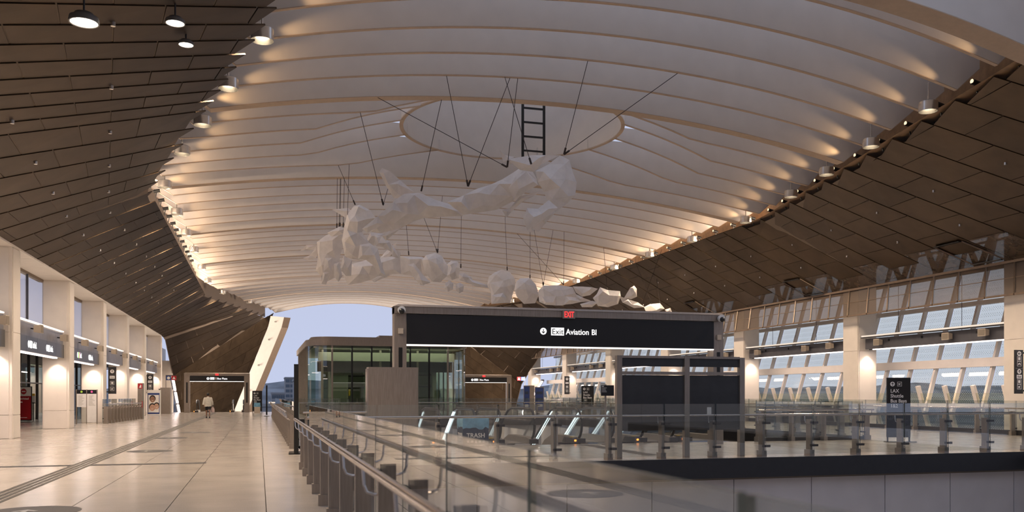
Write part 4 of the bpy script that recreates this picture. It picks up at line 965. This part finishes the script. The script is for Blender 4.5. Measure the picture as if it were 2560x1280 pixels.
#%%SCULPTURE
# ------------------------------------------------------------------ hanging crumpled sculptures
def pillow(poly, d, thick, seed, npts=14, tilt=(0, 0), rel=None):
    """faceted crumpled body: outline (photo units) set at its own depth, real thickness and fold relief"""
    rg = random.Random(seed); npts = max(3, int(npts*.6))
    xs_ = [p_[0] for p_ in poly]; ys_ = [p_[1] for p_ in poly]
    cx_, cy_ = sum(xs_)/len(xs_), sum(ys_)/len(ys_)
    sc = d/F
    pts = [Vector(((x-cx_)*sc, (cy_-y)*sc)) for x, y in poly]
    # split long edges with jitter
    out = []
    for a, b in zip(pts, pts[1:]+pts[:1]):
        out.append(a); l = (b-a).length; n = int(l/.9)
        for k_ in range(1, n+1):
            q = a.lerp(b, k_/(n+1)); nrm = Vector((-(b-a).y, (b-a).x)).normalized(); out.append(q+nrm*rg.uniform(-.05, .05))
    def inside(p_):
        c_ = False; j = len(out)-1
        for i in range(len(out)):
            a, b = out[i], out[j]
            if (a.y > p_.y) != (b.y > p_.y) and p_.x < (b.x-a.x)*(p_.y-a.y)/(b.y-a.y)+a.x: c_ = not c_
            j = i
        return c_
    def edist(p_):
        m_ = 9e9
        for a, b in zip(out, out[1:]+out[:1]):
            ab = b-a; t_ = max(0, min(1, (p_-a).dot(ab)/max(1e-9, ab.length_squared))); m_ = min(m_, (p_-(a+ab*t_)).length)
        return m_
    x0, x1 = min(v.x for v in out), max(v.x for v in out); y0, y1 = min(v.y for v in out), max(v.y for v in out)
    mb = MB(); n0 = len(out); edges = [(i, (i+1) % n0) for i in range(n0)]
    for sgn in (1, -1):
        ins = []; tr_ = 0
        while len(ins) < npts and tr_ < 800:
            tr_ += 1; q = Vector((rg.uniform(x0, x1), rg.uniform(y0, y1)))
            if inside(q) and edist(q) > .10 and all((q-o_).length > .28*math.sqrt((x1-x0)*(y1-y0)/npts)*2 for o_ in ins): ins.append(q)
        R_ = delaunay_2d_cdt([Vector(v) for v in out+ins], edges, [list(range(n0))], 1, 1e-5)
        V2, F2 = R_[0], R_[2]
        base = []
        for v in V2:
            v = Vector(v); e_ = edist(v)
            h = 0 if e_ < 1e-3 else min(1.0, (e_/ (thick*.9))**.6)*thick*rg.uniform(.5, 1.08)
            base.append((v.x, -sgn*h*.8+v.x*tilt[0]+v.y*tilt[1], v.y))
        mb.add(base, F2)
    return mb, px(cx_, cy_, d)
def piece(name, label, bits, cables, seed=0, cat='sculpture'):
    c0 = bits[0]; mb0, p0 = pillow(c0[0], c0[1], c0[2], seed*31, *(c0[3:]))
    t = thing(name, label, cat, p0, 0, 'suspended crumpled white sculptures')
    for i, b in enumerate(bits):
        mb, pp = pillow(b[0], b[1], b[2], seed*31+i, *(b[3:]))
        me = mb.mesh('folded_form', M['sculpt'])
        o = link('folded_form', me, t, pp-p0, (0, 0, -YAW))
    for (xa, ya, xb, yb, d) in cables:
        A = px(xa, ya, d); 
        # run the wire up to the roof
        B = px(xb, yb, d*1.0)
        kz = (12.35-A.z)/max(.2, (B.z-A.z)); 
        T = A+(B-A)*kz if kz < 2.2 else Vector((A.x+(B.x-A.x)*2.2, A.y+(B.y-A.y)*2.2, 12.35))
        best = min((Y0+PITCH*k_ for k_ in range(NR) if abs(Y0+PITCH*k_-OC[1]) > OR or abs(T.x-CX) > OR+.3), key=lambda q: abs(q-T.y))
        T = Vector((T.x, best, zb(T.x-CX, wid(best))+.12))
        obj('cable', MB().tube([A-p0, T-p0], .012, 5), M['cable'], t)
        obj('shackle', MB().tube([A-p0, A-p0+(T-A).normalized()*.22], .035, 6), M['cable'], t)
D1, D2, D3, D4, D5, D6 = 29.5, 33.0, 41.0, 47.5, 53, 57
piece('hanging_sculpture', 'largest white crumpled hood form hanging nearest the skylight ring', [
  ([(1338,428),(1400,388),(1424,400),(1432,430),(1442,456),(1438,488),(1418,508),(1390,530),(1362,560),(1345,580) ,(1330,572),(1345,540),(1372,515),(1360,480),(1345,455)], D1, 1.0, 18),
  ([(1372,500),(1395,520),(1360,548),(1335,566),(1318,576),(1308,545),(1318,520),(1345,522)], D1-.5, .45, 10),
  ([(1316,560),(1326,552),(1330,578),(1322,582)], D1-.5, .15, 3),
  ([(1268,398),(1330,388),(1400,388),(1352,412),(1335,430),(1300,425)], D1+1.0, .5, 8),
  ([(1248,374),(1262,388),(1285,392),(1280,412),(1258,404)], D1+1.2, .25, 5)],
  [(1410,386,1434,268,D1),(1410,386,1562,284,D1),(1328,410,1290,258,D1)], 1)
piece('hanging_sculpture', 'long white crumpled fuselage form tapering left from the hooded form', [
  ([(1118,505),(1160,488),(1225,462),(1282,432),(1315,410),(1330,425),(1342,448),(1344,462),(1315,480),(1280,505),(1240,525),(1195,532),(1160,537),(1135,520)], D1+2.8, .75, 22),
  ([(1290,440),(1316,428),(1338,448),(1345,462),(1312,482),(1285,500),(1272,470)], D1+2.3, .55, 8),
  ([(1255,525),(1275,520),(1300,490),(1350,478),(1338,488),(1305,505),(1278,530),(1266,545)], D1+2.7, .25, 6)],
  [(1170,466,1112,255,D1+1),(1170,466,1255,252,D1+1),(1268,418,1285,255,D1+1),(1268,418,985,248,D1+1)], 2)
piece('hanging_sculpture', 'white airplane-like crumpled form with an upright tail fin', [
  ([(915,592),(950,545),(985,502),(1010,485),(1050,482),(1090,500),(1130,512),(1160,532),(1158,540),(1110,542),(1060,545),(1030,555),(985,575),(950,583),(925,580)], D2, .75, 22),
  ([(948,430),(955,420),(975,428),(1000,450),(1035,480),(1010,492),(985,496),(965,465)], D2+.3, .3, 8),
  ([(905,572),(945,540),(985,505),(1005,530),(960,560),(918,582)], D2-.5, .4, 8),
  ([(955,590),(1010,548),(1050,545),(1000,572),(965,602)], D2+.8, .3, 6)],
  [(958,512,903,292,D2),(1053,478,1085,290,D2),(958,512,1000,420,D2+6)], 3)
piece('hanging_sculpture', 'white crumpled horse-like form with bent legs at the left turn of the loop', [
  ([(862,560),(868,535),(885,515),(900,512),(925,525),(940,545),(920,560),(905,580),(925,610),(915,635),(900,650),(880,648),(862,640),(855,600)], D3, .9, 22),
  ([(900,612),(925,608),(945,622),(950,645),(955,665),(965,690),(945,690),(935,665),(915,650),(895,648)], D3-.5, .45, 12),
  ([(935,588),(955,590),(975,605),(990,625),(1003,632),(998,646),(980,642),(980,630),(955,618),(940,615)], D3-.2, .35, 10),
  ([(830,524),(870,520),(882,528),(865,545)], D3+.2, .15, 4),
  ([(925,580),(960,585),(955,600),(930,618),(915,605)], D3+.8, .5, 6)],
  [(888,512,862,455,D3),(868,560,875,292,D3)], 4)
piece('hanging_sculpture', 'white crumpled draped form with a looped scarf at the far left end', [
  ([(792,605),(815,588),(858,572),(862,600),(850,640),(845,690),(825,700),(805,712),(802,690),(790,675),(795,640)], D3+2, .9, 18),
  ([(750,628),(765,613),(792,612),(798,625),(790,645),(770,652),(758,645),(775,638),(785,625),(765,624)], D3+2.3, .15, 6),
  ([(812,645),(830,645),(828,680),(815,712),(802,710),(808,680)], D3+1.2, .3, 8),
  ([(835,660),(848,655),(856,690),(846,705),(835,690)], D3+1.0, .25, 6),
  ([(858,640),(880,650),(878,690),(865,690),(850,672)], D3+1.4, .35, 6),
  ([(818,582),(850,566),(862,572),(858,585),(830,592)], D3+1.5, .3, 5)],
  [(842,570,842,380,D3+2),(850,568,852,345,D3+2),(858,568,862,318,D3+2),(848,568,848,362,D3+2.4)], 5)
piece('hanging_sculpture', 'white crumpled fish-like form with fins and a ball head, left of centre', [
  ([(858,690),(880,660),(930,645),(1000,640),(1055,642),(1075,655),(1080,690),(1030,690),(975,685),(925,700),(870,712)], D4, .75, 22),
  ([(1055,650),(1065,638),(1088,632),(1105,640),(1120,665),(1118,690),(1100,706),(1080,704),(1062,680)], D4-.4, .85, 12),
  ([(1018,662),(1035,658),(1060,690),(1078,706),(1058,712),(1040,700)], D4-1.0, .25, 6),
  ([(928,700),(955,685),(985,685),(960,695),(935,706)], D4-.6, .2, 5),
  ([(1030,690),(1055,700),(1062,714),(1050,712)], D4-.5, .2, 4),
  ([(950,645),(985,610),(992,605),(985,630),(965,650)], D4+.8, .2, 5)],
  [(1022,638,1016,560,D4),(1094,632,1060,545,D4),(1094,632,1106,545,D4)], 6)
piece('hanging_sculpture', 'white form with a pleated collar, two hanging balls and a long arm', [
  ([(1118,660),(1128,652),(1145,654),(1150,670),(1146,695),(1130,700),(1115,690)], D4+1.5, .5, 12),
  ([(1146,684),(1160,682),(1178,692),(1182,700),(1218,712),(1220,720),(1190,716),(1165,706),(1148,700)], D4+2, .3, 10),
  ([(1113,708),(1124,700),(1134,710),(1132,724),(1120,730),(1112,720)], D4+1.3, .28, 5),
  ([(1140,712),(1150,706),(1160,714),(1158,728),(1148,734),(1139,724)], D4+1.3, .28, 5),
  ([(1175,702),(1182,704),(1182,722)], D4+2, .08, 1)],
  [(1152,670,1146,545,D4+2)], 7)
piece('hanging_sculpture', 'smooth round-topped white shield form above the gantry sign', [
  ([(1218,712),(1222,692),(1238,680),(1255,674),(1275,680),(1288,698),(1288,715),(1280,740),(1276,757),(1252,758),(1228,760),(1228,735)], D5, .5, 16),
  ([(1230,738),(1258,732),(1266,745),(1262,757),(1230,760)], D5-.5, .25, 5)],
  [(1268,676,1268,590,D5)], 8)
piece('hanging_sculpture', 'faceted white gem-like ball right of the round shield form', [
  ([(1290,705),(1300,696),(1325,695),(1340,712),(1347,738),(1338,758),(1310,760),(1292,742),(1286,725)], D5+1, .95, 16)],
  [(1325,696,1325,560,D5+1)], 9)
piece('hanging_sculpture', 'white draped crumpled form with a pointed wing above the EXIT box', [
  ([(1345,728),(1358,714),(1400,713),(1432,718),(1440,735),(1478,752),(1440,756),(1405,764),(1365,762),(1348,755)], D6, .7, 20),
  ([(1355,742),(1390,740),(1440,744),(1478,753),(1430,760),(1390,764),(1360,760)], D6-.7, .35, 8),
  ([(1432,716),(1480,718),(1495,722),(1475,738),(1455,742),(1440,732)], D6+.4, .3, 8)],
  [(1358,714,1340,640,D6),(1358,714,1368,640,D6),(1409,712,1407,600,D6),(1409,712,1350,640,D6)], 10)
piece('hanging_sculpture', 'white boxy crumpled form with an upright fin near the right end of the loop', [
  ([(1492,735),(1500,718),(1520,725),(1550,728),(1552,740),(1545,760),(1520,768),(1495,765),(1482,745)], D6+2, .7, 14),
  ([(1560,745),(1575,720),(1585,714),(1592,722),(1592,742),(1578,748)], D6+2.5, .2, 6),
  ([(1548,740),(1570,748),(1595,756),(1612,768),(1585,770),(1556,756)], D6+2.2, .35, 8),
  ([(1450,760),(1480,752),(1495,756),(1480,768),(1455,768)], D6+1.8, .25, 5)],
  [(1518,726,1518,600,D6+2),(1606,758,1625,690,D6+2)], 11)
piece('hanging_sculpture', 'low white crumpled form at the far right end of the loop', [
  ([(1610,768),(1625,760),(1650,758),(1662,772),(1640,782),(1615,780)], D6+5, .5, 8),
  ([(1662,774),(1676,770),(1680,780),(1668,784)], D6+5, .2, 3)],
  [(1630,760,1600,640,D6+5),(1650,758,1650,650,D6+5)], 12)
# maintenance ladder inside the skylight ring
t = thing('ladder', 'short black ladder hanging inside the round skylight ring', 'ladder', (11.55, 38.6, 0))
for x in (0, 1.02): obj('rail', MB().box(x-.055, x+.055, -.04, .04, 12.35, 15.6), M['black'], t)
for k_ in range(5): obj('rung', MB().box(0, 1.02, -.035, .035, 12.72+k_*.65, 12.80+k_*.65), M['black'], t)
#%%PEOPLE
def skinned(name, pts, edges, radii, m, parent, root=0, sub=2):
    me = bpy.data.meshes.new(name); me.from_pydata(pts, edges, []); me.materials.append(m)
    o = link(name, me, parent)
    o.modifiers.new('skin', 'SKIN'); 
    sv = me.skin_vertices[0].data if me.skin_vertices else None
    if sv is None:
        bm = bmesh.new(); bm.from_mesh(me); bm.verts.layers.skin.verify(); bm.to_mesh(me); bm.free(); sv = me.skin_vertices[0].data
    for i, r in enumerate(radii): sv[i].radius = (r, r) if not isinstance(r, tuple) else r; sv[i].use_root = (i == root)
    o.modifiers['skin'].use_smooth_shade = True
    s = o.modifiers.new('sub', 'SUBSURF'); s.levels = sub; s.render_levels = sub
    return o
def hand(pts, edges, radii, wrist, side, down=Vector((0,0,-1)), fwd=Vector((0,1,0))):
    w0 = len(pts); W = Vector(pts[wrist]); palm = W+down*.07; pts.append(tuple(palm)); edges.append((wrist, w0)); radii.append(.030)
    for k_, ln in enumerate((.075,.085,.080,.062)):
        b = palm+fwd*(.027-.018*k_)+down*.02; i = len(pts); pts.append(tuple(b)); pts.append(tuple(b+down*ln*.55+Vector((-side*.008,0,0)))); pts.append(tuple(b+down*ln+Vector((-side*.03,0,0))))
        edges += [(w0, i), (i, i+1), (i+1, i+2)]; radii += [.010,.009,.008]
    i = len(pts); b = W+down*.03+fwd*.035; pts += [tuple(b), tuple(b+down*.04+fwd*.02), tuple(b+down*.065+fwd*.018)]; edges += [(wrist, i), (i, i+1), (i+1, i+2)]; radii += [.012,.010,.009]
def person(label, loc, rz, skinm, top, legs, topname, stride=.22, arm=.10, scale=1.0, long_top=False, capm=None):
    t = thing('person', label, 'person', loc, rz); t.scale = (scale,)*3
    P_ = [(0,0,.95),(0,.0,1.12),(0,.01,1.32),(0,.0,1.47),(0,.015,1.56)]; E_ = [(0,1),(1,2),(2,3),(3,4)]; R_ = [(.15,.11),(.135,.10),(.16,.115),(.09,.08),(.055,.06)]
    for sgn, st in ((-1, stride), (1, -stride)):
        i = len(P_)
        P_ += [(sgn*.095,0,.88),(sgn*.10,st*.75+.04,.50),(sgn*.10,st*1.2-(.06 if st < 0 else -.02),.09+(.05 if st < 0 else 0)),(sgn*.105,st*1.2+.16,.035+(.0 if st > 0 else .02))]
        E_ += [(0,i),(i,i+1),(i+1,i+2),(i+2,i+3)]; R_ += [.085,.058,.042,.035]
    hands = []
    for sgn, a in ((-1, -arm), (1, arm)):
        i = len(P_)
        P_ += [(sgn*.19,0,1.42),(sgn*.25,a*.5-.03,1.15),(sgn*.26,a*1.5+.05,.92)]
        E_ += [(3,i),(i,i+1),(i+1,i+2)]; R_ += [.06,.044,.030]; hands.append((i+2, sgn))
    for wi, sgn in hands: hand(P_, E_, R_, wi, sgn)
    body = skinned('body', P_, E_, R_, skinm, t)
    # head with face
    hp = []
    hd = MB(); rings = [(0,1.545,.045,.05),(.005,1.575,.062,.075),(.005,1.62,.072,.092),(0,1.67,.078,.100),(-.005,1.72,.074,.096),(-.008,1.76,.052,.07),(-.008,1.78,.01,.012)]
    vs = []
    for cy_, z, rx, ry in rings:
        for k_ in range(14):
            a = 2*PI*k_/14; vs.append((rx*math.cos(a), cy_+ry*math.sin(a)+(.012 if math.sin(a) > .9 and z < 1.7 else 0), z))
    hd.add(vs, [(i*14+k_, i*14+(k_+1) % 14, (i+1)*14+(k_+1) % 14, (i+1)*14+k_) for i in range(6) for k_ in range(14)])
    hd.add([(-.014,.10,1.635),(.014,.10,1.635),(0,.128,1.64),(0,.098,1.69)], [(0,1,2),(1,3,2),(0,2,3)])
    for sgn in (-1,1): hd.lathe([(.0,.012),(.02,.01),(.026,0),(.02,-.01),(0,-.012)], (sgn*.08,-.01,1.65), 8, axis='X')
    h = obj('head', hd, skinm, t, smooth=True)
    for sgn in (-1,1): obj('eye', MB().lathe([(0,.006),(.012,.003),(.014,-.004)], (sgn*.03,.094,1.675), 8, axis='Y'), M['hair'], h)
    obj('mouth', MB().box(-.024,.024,.094,.102,1.597,1.605), M['red'], h)
    hr = MB(); vs = []
    for z, sx, sy, oy in ((1.60,.075,.082,-.03),(1.66,.088,.096,-.026),(1.72,.088,.104,-.014),(1.77,.068,.084,-.012),(1.798,.02,.03,-.01)):
        for k_ in range(14):
            a = 2*PI*k_/14; vs.append((sx*math.cos(a), oy+sy*math.sin(a)*(1 if z > 1.7 or math.sin(a) < .2 else .35), z))
    hr.add(vs, [(i*14+k_, i*14+(k_+1) % 14, (i+1)*14+(k_+1) % 14, (i+1)*14+k_) for i in range(4) for k_ in range(14)]+[tuple(range(56,70))])
    obj('hair', hr, capm or M['hair'], t, smooth=True)
    # upper garment: loose shell with sleeves
    zb_ = .82 if long_top else .93
    vs = []; rows = ((zb_,.245,.185),(zb_+.03,.25,.19),(1.05,.235,.18),(1.22,.24,.18),(1.36,.235,.165),(1.44,.19,.135),(1.49,.10,.095),(1.53,.075,.08)) if long_top else ((zb_,.19,.14),(1.05,.185,.14),(1.22,.20,.15),(1.36,.21,.145),(1.44,.17,.12),(1.49,.09,.085))
    rg = random.Random(5)
    for z, sx, sy in rows:
        for k_ in range(18):
            a = 2*PI*k_/18; f = 1+rg.uniform(-.05,.05); vs.append((sx*f*math.cos(a), sy*f*math.sin(a), z+rg.uniform(-.012,.012)*(z < 1.4)))
    g_ = MB().add(vs, [(i*18+k_, i*18+(k_+1) % 18, (i+1)*18+(k_+1) % 18, (i+1)*18+k_) for i in range(len(rows)-1) for k_ in range(18)])
    for sgn, a in ((-1,-arm),(1,arm)):
        g_.tube([(sgn*.15,0,1.43),(sgn*.205,-.01,1.38),(sgn*.27,a*.5-.03,1.14),(sgn*.30,a*1.3+.03,.95)], [.085,.10,.088,.085] if long_top else [.07,.075,.06,.045], 10)
    obj(topname, g_, top, t, smooth=True)
    # lower garment
    tr_ = MB().tube([(0,0,.98),(0,0,.82)], [.155,.175], 14); ll = .52 if long_top else .10
    for sgn, st in ((-1, stride), (1, -stride)):
        kn = Vector((sgn*.10, st*.75+.04, .50)); hp_ = Vector((sgn*.095,0,.88))
        pts_ = [hp_, hp_.lerp(kn, .75)] if long_top else [hp_, kn, Vector((sgn*.10, st*1.2, .12))]
        tr_.tube(pts_, [.10,.095] if long_top else [.098,.072,.062], 10)
    obj('shorts' if long_top else 'trousers', tr_, legs, t, smooth=True)
    for sgn, st in ((-1, stride), (1, -stride)):
        sh = MB().hexa([(sgn*.10-.045,st*1.2-.08,0),(sgn*.10+.045,st*1.2-.08,0),(sgn*.10+.05,st*1.2+.20,0),(sgn*.10-.05,st*1.2+.20,0),(sgn*.10-.04,st*1.2-.07,.10),(sgn*.10+.04,st*1.2-.07,.10),(sgn*.10+.04,st*1.2+.17,.05),(sgn*.10-.04,st*1.2+.17,.05)])
        obj('shoe', sh, M['black'], t)
    return t
p = px(520, 1044, 62.0)
person('person from behind in a loose cream jacket and black shorts on the left walkway', (p.x, p.y, 0), .06, M['skin'], M['jacket'], M['dark'], 'jacket', .20, .06, .985, True)
t = thing('carrier_bag', 'small pale pink bag hanging from the walking person\'s right hand', 'bag', (p.x+.31, p.y+.10, .40))
vs = []
for z, sx, sy in ((0,.10,.05),(.04,.13,.07),(.22,.12,.06),(.36,.06,.02)):
    for k_ in range(10): a = 2*PI*k_/10; vs.append((sx*math.cos(a), sy*math.sin(a), z))
obj('bag', MB().add(vs, [(i*10+k_, i*10+(k_+1) % 10, (i+1)*10+(k_+1) % 10, (i+1)*10+k_) for i in range(3) for k_ in range(10)]+[tuple(range(10))]), mat('pink_bag', (.55,.42,.40), .6, var=.1), t, smooth=True)
obj('handle', MB().tube([(-.03,0,.35),(-.02,0,.44),(.0,0,.47),(.02,0,.44),(.03,0,.35)], .008, 6), M['paper'], t)
p = px(113, 1052, 55.0)
person('person in a blue shirt and orange cap standing half hidden behind the second left column', (p.x, p.y, 0), -1.2, M['skin2'], M['shirt'], M['dark'], 'shirt', .03, .02, 1.0, False, M['orange'])
#%%OUTSIDE
struct('ground', MB().box(-900, 900, 93, 1600, -6.4, -6.2), M['asphalt'])
struct('ground_near', MB().box(-900, 900, -300, 93, -6.6, -6.25), M['asphalt'])
hl = MB(); rg = random.Random(11); n = 90
for r_ in range(2):
    vs = []
    for i in range(n+1):
        x = -900+2000*i/n
        h = 12+2.5*math.sin(i*.31+r_)+2*math.sin(i*.83+1+r_*2)+rg.uniform(-1.5,1.5)
        h = h*(.7+.5*r_)
        y = 820+r_*260
        vs += [(x, y-60, -6), (x, y, h*1.0), (x, y+80, -6)]
    hl.add(vs, [(3*i+a, 3*i+a+1, 3*i+a+4, 3*i+a+3) for i in range(n) for a in (0,1)])
hill_o = obj('wooded_hill', hl, M['hill']); tag(hill_o, 'low wooded hills on the skyline seen through the far portal', 'hill')
def tower(label, x0, x1, ytop, d, nfl, nb):
    a = px(x0, HZ, d); b = px(x1, HZ, d); h = EYE+(HZ-ytop)/F*d
    t = thing('office_block', label, 'building', ((a.x+b.x)/2, a.y, -6.2)); W = (b-a).length
    obj('walls', MB().box(-W/2, W/2, 0, 25, 0, h+6.2), M['conc'], t)
    fh = (h+6.2)/nfl
    for i in range(nfl):
        for j in range(nb): obj('window', MB().box(-W/2+W*(j+.1)/nb, -W/2+W*(j+.9)/nb, -.15, .05, fh*(i+.25), fh*(i+.8)), M['farwin'], t)
    obj('parapet', MB().box(-W/2-.3, W/2+.3, -.4, 25.2, h+6.2, h+7.0), M['conc'], t); return t
tower('pale office block on the skyline just left of the glass pavilion', 738, 768, 952, 330, 7, 4)
tower('distant wide office block behind the black sign blade on the skyline', 714, 748, 946, 520, 6, 3)
tower('low pale distant building at the left edge of the sky portal', 680, 712, 985, 420, 3, 6)
t = thing('rail_viaduct', 'distant pale viaduct deck crossing the view below the hills', 'viaduct', (0, 240, 0))
obj('deck', MB().box(-140, 120, 0, 6, -3.4, -1.4), M['conc'], t); obj('parapet', MB().box(-140, 120, -.3, 0, -1.4, -.6), M['conc'], t)
for k_ in range(12): obj('pier', MB().box(-130+k_*20, -128+k_*20, 1, 4, -6.2, -3.4), M['conc'], t)
for k_ in range(14): obj('lamp', MB().box(-120+k_*15.3, -114+k_*15.3, -.5, -.3, -.5, -.15), M['striplow'], t)
# platform canopy glimpsed through the left clerestory
t = thing('platform_canopy', 'teal glazed platform canopy with pale ribs seen through the left clerestory', 'canopy', (-30, 70, 0))
for k_ in range(8):
    obj('glazing', MB().hexa([(-6,k_*4+.1,5.0),(4,k_*4+.1,5.0),(4,k_*4+3.9,5.0),(-6,k_*4+3.9,5.0),(-3,k_*4+.1,8.2),(1,k_*4+.1,8.2),(1,k_*4+3.9,8.2),(-3,k_*4+3.9,8.2)]), M['teal'], t)
    obj('rib', MB().hexa([(-6.2,k_*4-.1,5.0),(4.2,k_*4-.1,5.0),(4.2,k_*4+.1,5.0),(-6.2,k_*4+.1,5.0),(-3.1,k_*4-.1,8.6),(1.1,k_*4-.1,8.6),(1.1,k_*4+.1,8.6),(-3.1,k_*4+.1,8.6)]), M['cream'], t)
obj('gutter', MB().box(4, 5, -1, 33, 4.3, 5.0), M['cream'], t)
for k_ in range(5): obj('post', MB().box(3.8, 4.2, k_*8-.2, k_*8+.2, -6, 4.5), M['cream'], t)
